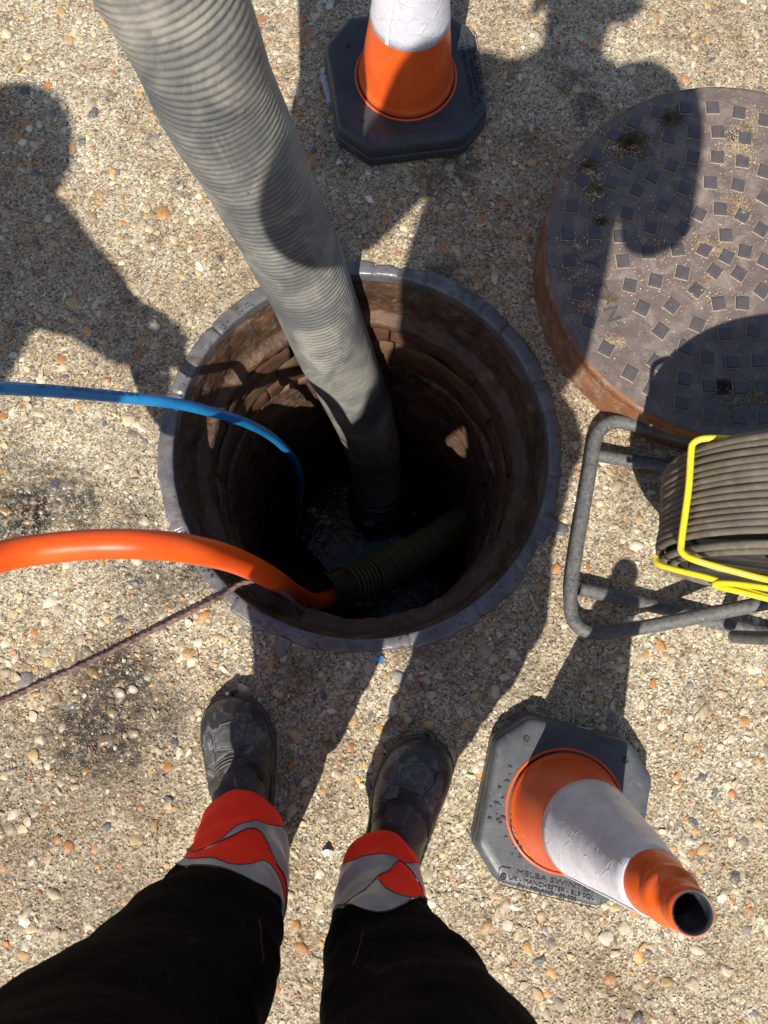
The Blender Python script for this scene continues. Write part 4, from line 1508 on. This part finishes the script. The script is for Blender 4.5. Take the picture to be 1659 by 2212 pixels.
def boot(parent, toe, heel_dir_deg, side, L0, n_=44, m_=40):
    """a rigger boot: sole, upper, shaft, toe cap with moulded pads. toe: world xy, heading angle in degrees"""
    Lb = .312
    a = math.radians(heel_dir_deg)
    fx, fy = math.cos(a), math.sin(a)
    b = bpy.data.objects.new('boot', None)
    COL.objects.link(b)
    b.parent = parent
    b.location = (toe[0] - fx * Lb - L0[0], toe[1] - fy * Lb - L0[1], 0)
    b.rotation_euler = (0, 0, a - math.pi / 2)
    ys = np.array([0, .006, .02, .05, .09, .14, .18, .215, .245, .27, .288, .299, .304, .305])
    ws = np.array([.004, .020, .031, .036, .036, .039, .0445, .0495, .0505, .0465, .037, .024, .012, .003])
    hs_ = np.array([.085, .098, .105, .108, .108, .107, .098, .088, .081, .073, .062, .050, .040, .034])
    cxs = side * np.interp(ys, [0, .1, .22, .305], [0, -.001, .003, -.006])
    yy = Lb * (1 - (1 - np.linspace(0, 1, n_)) ** 1.5)
    W = np.interp(yy, ys, ws)
    Hh = np.interp(yy, ys, hs_)
    C = np.interp(yy, ys, cxs)
    pw = 2.5
    ph_ = np.linspace(0, np.pi, m_)
    V = []
    for y, w, h, c in zip(yy, W, Hh, C):
        for p in ph_:
            cs, sn = math.cos(p), math.sin(p)
            x = w * math.copysign(abs(cs) ** (2 / pw), cs)
            z = .022 + (h - .022) * abs(sn) ** (2 / pw)
            V.append((c + x, y, z))
    V = np.array(V)
    V[:, 2] += fbm(V, 30, 3, 5) * .0018 - 1.8 * np.clip(1 - np.abs(V[:, 1] - .17) / .05, 0, 1) * .0012 * np.sin(V[:, 1] * 520 + V[:, 0] * 60)
    obj('upper', V, grid_faces(n_, m_), M_LEATHER, b)
    # sole with a welt
    rings = []
    base = []
    for s_ in (1, -1):
        seq = range(n_) if s_ == 1 else range(n_ - 1, -1, -1)
        for i in seq:
            base.append((C[i] + s_ * (W[i] + .0052), yy[i] * 1.018 - .002, 0))
    base = np.array(base)
    m = len(base)
    for z, k in ((0.0, .96), (.006, 1.0), (.020, 1.0), (.0245, .985), (.0262, .93)):
        q = base.copy()
        q[:, 0] *= k
        q[:, 1] = (q[:, 1] - .15) * (k * .3 + .7) + .15
        q[:, 2] = z
        rings.append(q)
    v = np.vstack(rings)
    obj('sole', v, grid_faces(5, m, False, True)[:, ::-1], M_SOLE, b)

    def zsurf(x, y):
        w = np.interp(y, ys, ws)
        h = np.interp(y, ys, hs_)
        c = np.interp(y, ys, cxs)
        return .022 + (h - .022) * max(0, 1 - abs((x - c) / w) ** pw) ** (1 / pw)
    # toe cap shell following the upper, with a curved rear edge
    V = []
    nn = 26
    for p in ph_:
        u = math.cos(p)
        y0 = .212 + .016 * (1 - abs(u)) - .034 * abs(u) ** 2.5
        for t in np.linspace(0, 1, nn):
            y = y0 + (Lb + .0022 - y0) * (1 - (1 - t) ** 1.6)
            ye = min(y, Lb)
            w = np.interp(ye, ys, ws)
            h = np.interp(ye, ys, hs_)
            c = np.interp(ye, ys, cxs)
            e = .0026 if t > .02 else .0004
            x = (w + e) * math.copysign(abs(u) ** (2 / pw), u)
            z = .022 + (h + e - .022) * abs(math.sin(p)) ** (2 / pw)
            V.append((c + x, y, z))
    V = np.array(V)
    V += fbm(V, 70, 2, 8)[:, None] * .0003
    cap = obj('toe_cap', V, grid_faces(m_, nn)[:, ::-1], M_TOECAP, b)
    for off in (.0, .0045, .009):      # stitched welts behind the cap
        P = []
        for p in np.linspace(.12, math.pi - .12, 40):
            u = math.cos(p)
            y = .210 - off + .016 * (1 - abs(u)) - .034 * abs(u) ** 2.5
            w, h, c = np.interp(y, ys, ws), np.interp(y, ys, hs_), np.interp(y, ys, cxs)
            P.append((c + (w + .0012) * math.copysign(abs(u) ** (2 / pw), u), y, .022 + (h + .0012 - .022) * abs(math.sin(p)) ** (2 / pw)))
        v, f = tube(np.array(P), .0013, 6)
        obj('welt_stitch', v, f, M_TOECAP, b)
    pads = [[(-.022, .226), (.010, .226), (.020, .243), (.010, .266), (-.012, .262), (-.024, .246)], [(-.045, .222), (-.029, .228), (-.031, .246), (-.041, .250)],
            [(-.044, .196), (-.027, .206), (-.028, .222), (-.042, .216)], [(.017, .228), (.042, .222), (.040, .250), (.027, .262), (.025, .243)], [(.014, .268), (.024, .264), (.020, .276), (.012, .277)]]
    for pd in pads:
        pd = (np.array(pd) - [0, .25]) * [.93, .86] + [0, .258]
        cen = pd.mean(0)
        dens = []
        for i in range(len(pd)):
            for t in (0, .33, .66):
                dens.append(pd[i] * (1 - t) + pd[(i + 1) % len(pd)] * t)
        dens = np.array(dens)
        V = []
        for k, (sc, e) in enumerate(((1.06, .0018), (1.0, .0046), (.93, .0052), (.55, .0052))):
            for q in dens:
                x, y = cen + (q - cen) * sc
                V.append((x, y, zsurf(x, y) + e))
        V.append((cen[0], cen[1], zsurf(*cen) + .0052))
        nq = len(dens)
        Fc = [list(q) for q in grid_faces(4, nq, False, True)] + [[3 * nq + i, 3 * nq + (i + 1) % nq, 4 * nq] for i in range(nq)]
        obj('grip_pad', V, Fc, M_TOEPAD, b, sharp=40)
        if len(pd) > 3 and cen[0] < .02:
            rdg = np.array([(cen[0] + (q[0] - cen[0]) * 1.09, cen[1] + (q[1] - cen[1]) * 1.09, 0) for q in dens])
            rdg[:, 2] = [zsurf(x, y) + .0034 for x, y in rdg[:, :2]]
            v, f = tube(rdg, .0015, 6, closed=True, caps=False)
            obj('grip_ridge', v, f, M_RIDGE, b)
    # shaft of the boot up under the trouser leg and a pull loop
    P = np.array([(0, .060 - .010 * t, .06 + .17 * t) for t in np.linspace(0, 1, 14)])
    v, f = tube(P, np.linspace(.047, .052, 14), 30, caps=False, ref=(1, 0, 0))
    v[:, 1] = (v[:, 1] - .06) * 1.22 + .06
    obj('shaft', v, f, M_LEATHER, b)
    P, _ = spline([(-.036, .075, .10), (-.043, .078, .125), (-.047, .070, .14), (-.044, .062, .125), (-.039, .062, .10)], 20)
    v, f = tube(P, .0035, 8)
    obj('pull_loop', v, f, M_LEATHER, b)
    return b


PL = (-.07, -.34, 0)
person = thing('person', 'person in black trousers with red and grey reflective cuffs, standing at the pit', 'person', PL)
boot(person, at(500, 1497, .035)[:2], 97, 1, PL)
boot(person, at(926, 1588, .035)[:2], 72, -1, PL)

legs = {
    'l': dict(c=[(.085, -.176, -.262), (.12, -.172, -.252), (.20, -.163, -.268), (.25, -.162, -.280), (.30, -.166, -.292), (.36, -.180, -.305), (.45, -.193, -.318), (.55, -.218, -.325), (.70, -.205, -.335), (.86, -.175, -.340), (.95, -.165, -.335)],
              a=[.052, .058, .064, .067, .073, .092, .104, .116, .112, .112, .115], b=[.056, .060, .064, .064, .064, .066, .070, .080, .095, .108, .115]),
    'r': dict(c=[(.085, .026, -.315), (.12, .022, -.305), (.20, .020, -.322), (.25, .021, -.330), (.30, .024, -.335), (.36, .033, -.338), (.45, .045, -.338), (.55, .054, -.340), (.70, .030, -.345), (.86, .014, -.345), (.95, .010, -.335)],
              a=[.048, .053, .058, .062, .066, .078, .088, .096, .098, .105, .112], b=[.054, .057, .060, .060, .060, .058, .062, .075, .092, .106, .112])}


def uband(vals):
    return bnd(list(zip(np.linspace(-1, 1, len(vals)), vals)))


HEM = [.100, .106, .112, .118, .122, .119, .114, .108, .102]
tabs = {
    'l': [uband(HEM), uband([.196, .226, .250, .266, .277, .285, .275, .256, .242, .233, .223, .208, .204, .199, .190, .172, .160]),
          uband([.199, .229, .252, .268, .279, .287, .280, .264, .257, .249, .241, .237, .239, .246, .257, .264, .262]),
          uband([.225, .254, .278, .293, .305, .314, .320, .322, .322, .326, .329, .325, .313, .290, .283, .283, .280]),
          uband([.240, .267, .289, .306, .318, .327, .334, .338, .341, .343, .344, .343, .343, .341, .335, .322, .300])],
    'r': [uband(HEM), uband([.130, .148, .165, .177, .185, .190, .194, .196, .195, .195, .193, .189, .186, .179, .170, .155, .140]),
          uband([.228, .256, .280, .285, .286, .282, .269, .254, .243, .232, .217, .202, .200, .203, .215, .218, .205]),
          uband([.2285, .257, .281, .286, .287, .283, .270, .255, .290, .312, .314, .310, .296, .277, .256, .232, .212]),
          uband([.236, .263, .289, .309, .323, .335, .343, .345, .344, .336, .326, .312, .298, .279, .258, .234, .214])]}
seeds = {'l': 3, 'r': 12}
for s in 'lr':
    lg = legs[s]
    fn = leg_surface(lg['c'], lg['a'], lg['b'], seeds[s])
    hem, a1, b1, a2, b2 = tabs[s]
    tl = leg_part('trouser_leg', fn, b2, .95, 90, M_TROUSER, person, out=.0, L=PL)
    leg_part('hi_vis_cuff', fn, hem, a1, 14, M_HIVIS, tl, L=PL)
    leg_part('reflective_band', fn, a1, b1, 8, M_REFLECT, tl, out=.0007, L=PL)
    leg_part('hi_vis_panel', fn, b1, a2, 8, M_HIVIS, tl, L=PL)
    leg_part('reflective_band', fn, a2, b2, 8, M_REFLECT, tl, out=.0007, L=PL)
    for q, (f0, o_) in enumerate(((a1, .001), (b1, .001), (a2, .001), (b2, .0015))):
        th = np.linspace(0, 2 * np.pi, 90, endpoint=False)
        P = fn(th, f0(th)) - np.array(PL) + np.stack([np.cos(th), np.sin(th), 0 * th], -1) * o_
        v, f = tube(P, .0006, 6, closed=True, caps=False)
        obj('seam', v, f, M_LETTER if q else M_LETTER, tl)
    # double seam and a short red piping line on the inner side of the knee
    hh = np.linspace(.40, .455, 18)
    tt_ = np.radians(np.linspace(38, 24, 18) if s == 'l' else np.linspace(118, 132, 18))
    P = fn(tt_, hh) - np.array(PL)
    v, f = tube(P, .0007, 5)
    obj('red_piping', v, f, M_SEAM, tl)
P, _ = spline([np.array(q) - np.array(PL) for q in (at(108, 2078, .50), at(90, 2098, .50), at(66, 2122, .505), at(30, 2160, .51), at(-20, 2215, .53), (-.27, -.34, .80))], 30)
v, f = tube(P, np.linspace(.0042, .0035, 30), 10)
obj('strap_end', v, f, M_TROUSER, person)
# crotch and seat joining the two legs
skin_obj('trouser_seat', [np.array([-.165, -.345, .90]) - PL, np.array([-.08, -.335, .97]) - PL, np.array([.005, -.345, .90]) - PL, np.array([-.08, -.33, 1.06]) - PL], [(0, 1), (1, 2), (1, 3)], [.115, .12, .115, (.16, .12)], M_TROUSER, person, 1)

upper_body(person, dict(
    pelvis=(-.08, -.33, .98), waist=(-.088, -.30, 1.12), chest=(-.085, -.235, 1.34), neckbase=(-.055, -.14, 1.55), neck=(-.04, -.095, 1.64), head=(-.035, -.05, 1.73),
    shl=(-.245, -.11, 1.54), shr=(.140, -.10, 1.52), ell=(-.335, -.120, 1.17), elr=(.205, -.100, 1.14), wrl=(-.150, -.005, 1.300), wrr=(.160, -.01, 1.300),
    hipl=(-.17, -.34, .90), hipr=(.01, -.34, .90), knl=(-.20, -.355, .48), knr=(.05, -.365, .48), anl=(-.172, -.27, .12), anr=(.02, -.32, .12),
    face=(.05, .6, -.8), hdl=((.9, .15, .05), (0, 0, 1), (.3, .9, 0)), hdr=((-.9, .15, .05), (0, 0, 1), (-.3, .9, 0))), PL, .108)

# the phone the picture is taken with, held just behind the lens
pz = CAM_R
back = np.array([CAM_R[0, 2], CAM_R[1, 2], CAM_R[2, 2]])     # camera +Z in world
rt = CAM_R[:, 0]
upc = CAM_R[:, 1]
pc = np.array([0, 0, CAM_H]) + back * .012 - upc * .055 + rt * .02
pv = []
for sz in (0, 1):
    for k in range(24):
        a = 2 * math.pi * k / 24
        X = math.copysign(min(abs(math.cos(a)) ** .25, 1), math.cos(a)) * .037
        Y = math.copysign(min(abs(math.sin(a)) ** .25, 1), math.sin(a)) * .077
        pv.append(pc + rt * X + upc * Y + back * (.0085 * sz))
pf = [[k, (k + 1) % 24, 24 + (k + 1) % 24, 24 + k] for k in range(24)] + [list(range(23, -1, -1)), list(range(24, 48))]
phone = obj('phone', pv, pf, M_PHONE, None, False)
tag(phone, 'black mobile phone held up in the standing person\'s hands', 'phone')

# second worker, standing left of the frame, feeding the two hoses; his shadow falls on the concrete at left
QL = (-1.125, -.475, 0)
p2 = thing('person', 'worker standing out of frame on the left, holding the orange and blue hoses', 'person', QL)
Q = np.array(QL)
for sx_, hd_ in ((-.13, 70), (.12, 50)):
    boot(p2, (QL[0] + sx_ + .10, QL[1] + .18), hd_, 1, QL)
V = [Q + [0, 0, .97], Q + [-.10, 0, .88], Q + [-.12, .03, .48], Q + [-.12, .0, .12], Q + [.10, 0, .88], Q + [.12, .03, .48], Q + [.12, .02, .12]]
skin_obj('trousers', [v - Q for v in V], [(0, 1), (1, 2), (2, 3), (0, 4), (4, 5), (5, 6)], [.14, .11, .085, .07, .11, .085, .07], M_TROUSER, p2, 0)
upper_body(p2, dict(
    pelvis=tuple(Q + [0, 0, 1.0]), waist=tuple(Q + [.01, .01, 1.14]), chest=tuple(Q + [.03, .04, 1.34]), neckbase=(-1.055, -.350, 1.48), neck=(-1.06, -.345, 1.54), head=(-1.07, -.338, 1.63),
    shl=(-1.13, -.24, 1.43), shr=(-.945, -.350, 1.43), ell=(-.86, -.08, 1.12), elr=(-.752, -.232, 1.13), wrl=(-.66, -.155, .95), wrr=(-.625, -.215, .98),
    hipl=tuple(Q + [-.10, 0, .90]), hipr=tuple(Q + [.10, 0, .90]), knl=tuple(Q + [-.12, .03, .48]), knr=tuple(Q + [.12, .03, .48]), anl=tuple(Q + [-.12, 0, .12]), anr=tuple(Q + [.12, .02, .12]),
    face=(.7, .6, -.3), hdl=((.7, -.3, -.5), (0, 0, 1), (.3, .1, -.9)), hdr=((.6, .5, -.5), (0, 0, 1), (.1, .3, -.9))), QL, .095, False)
v, f = lathe([(.001, .155), (.06, .145), (.10, .105), (.122, .04), (.120, -.03), (.100, -.09), (.085, -.13)], 36, (-1.07 - QL[0], -.338 - QL[1], 1.63))
obj('hood', v, f, M_JACKET, p2)
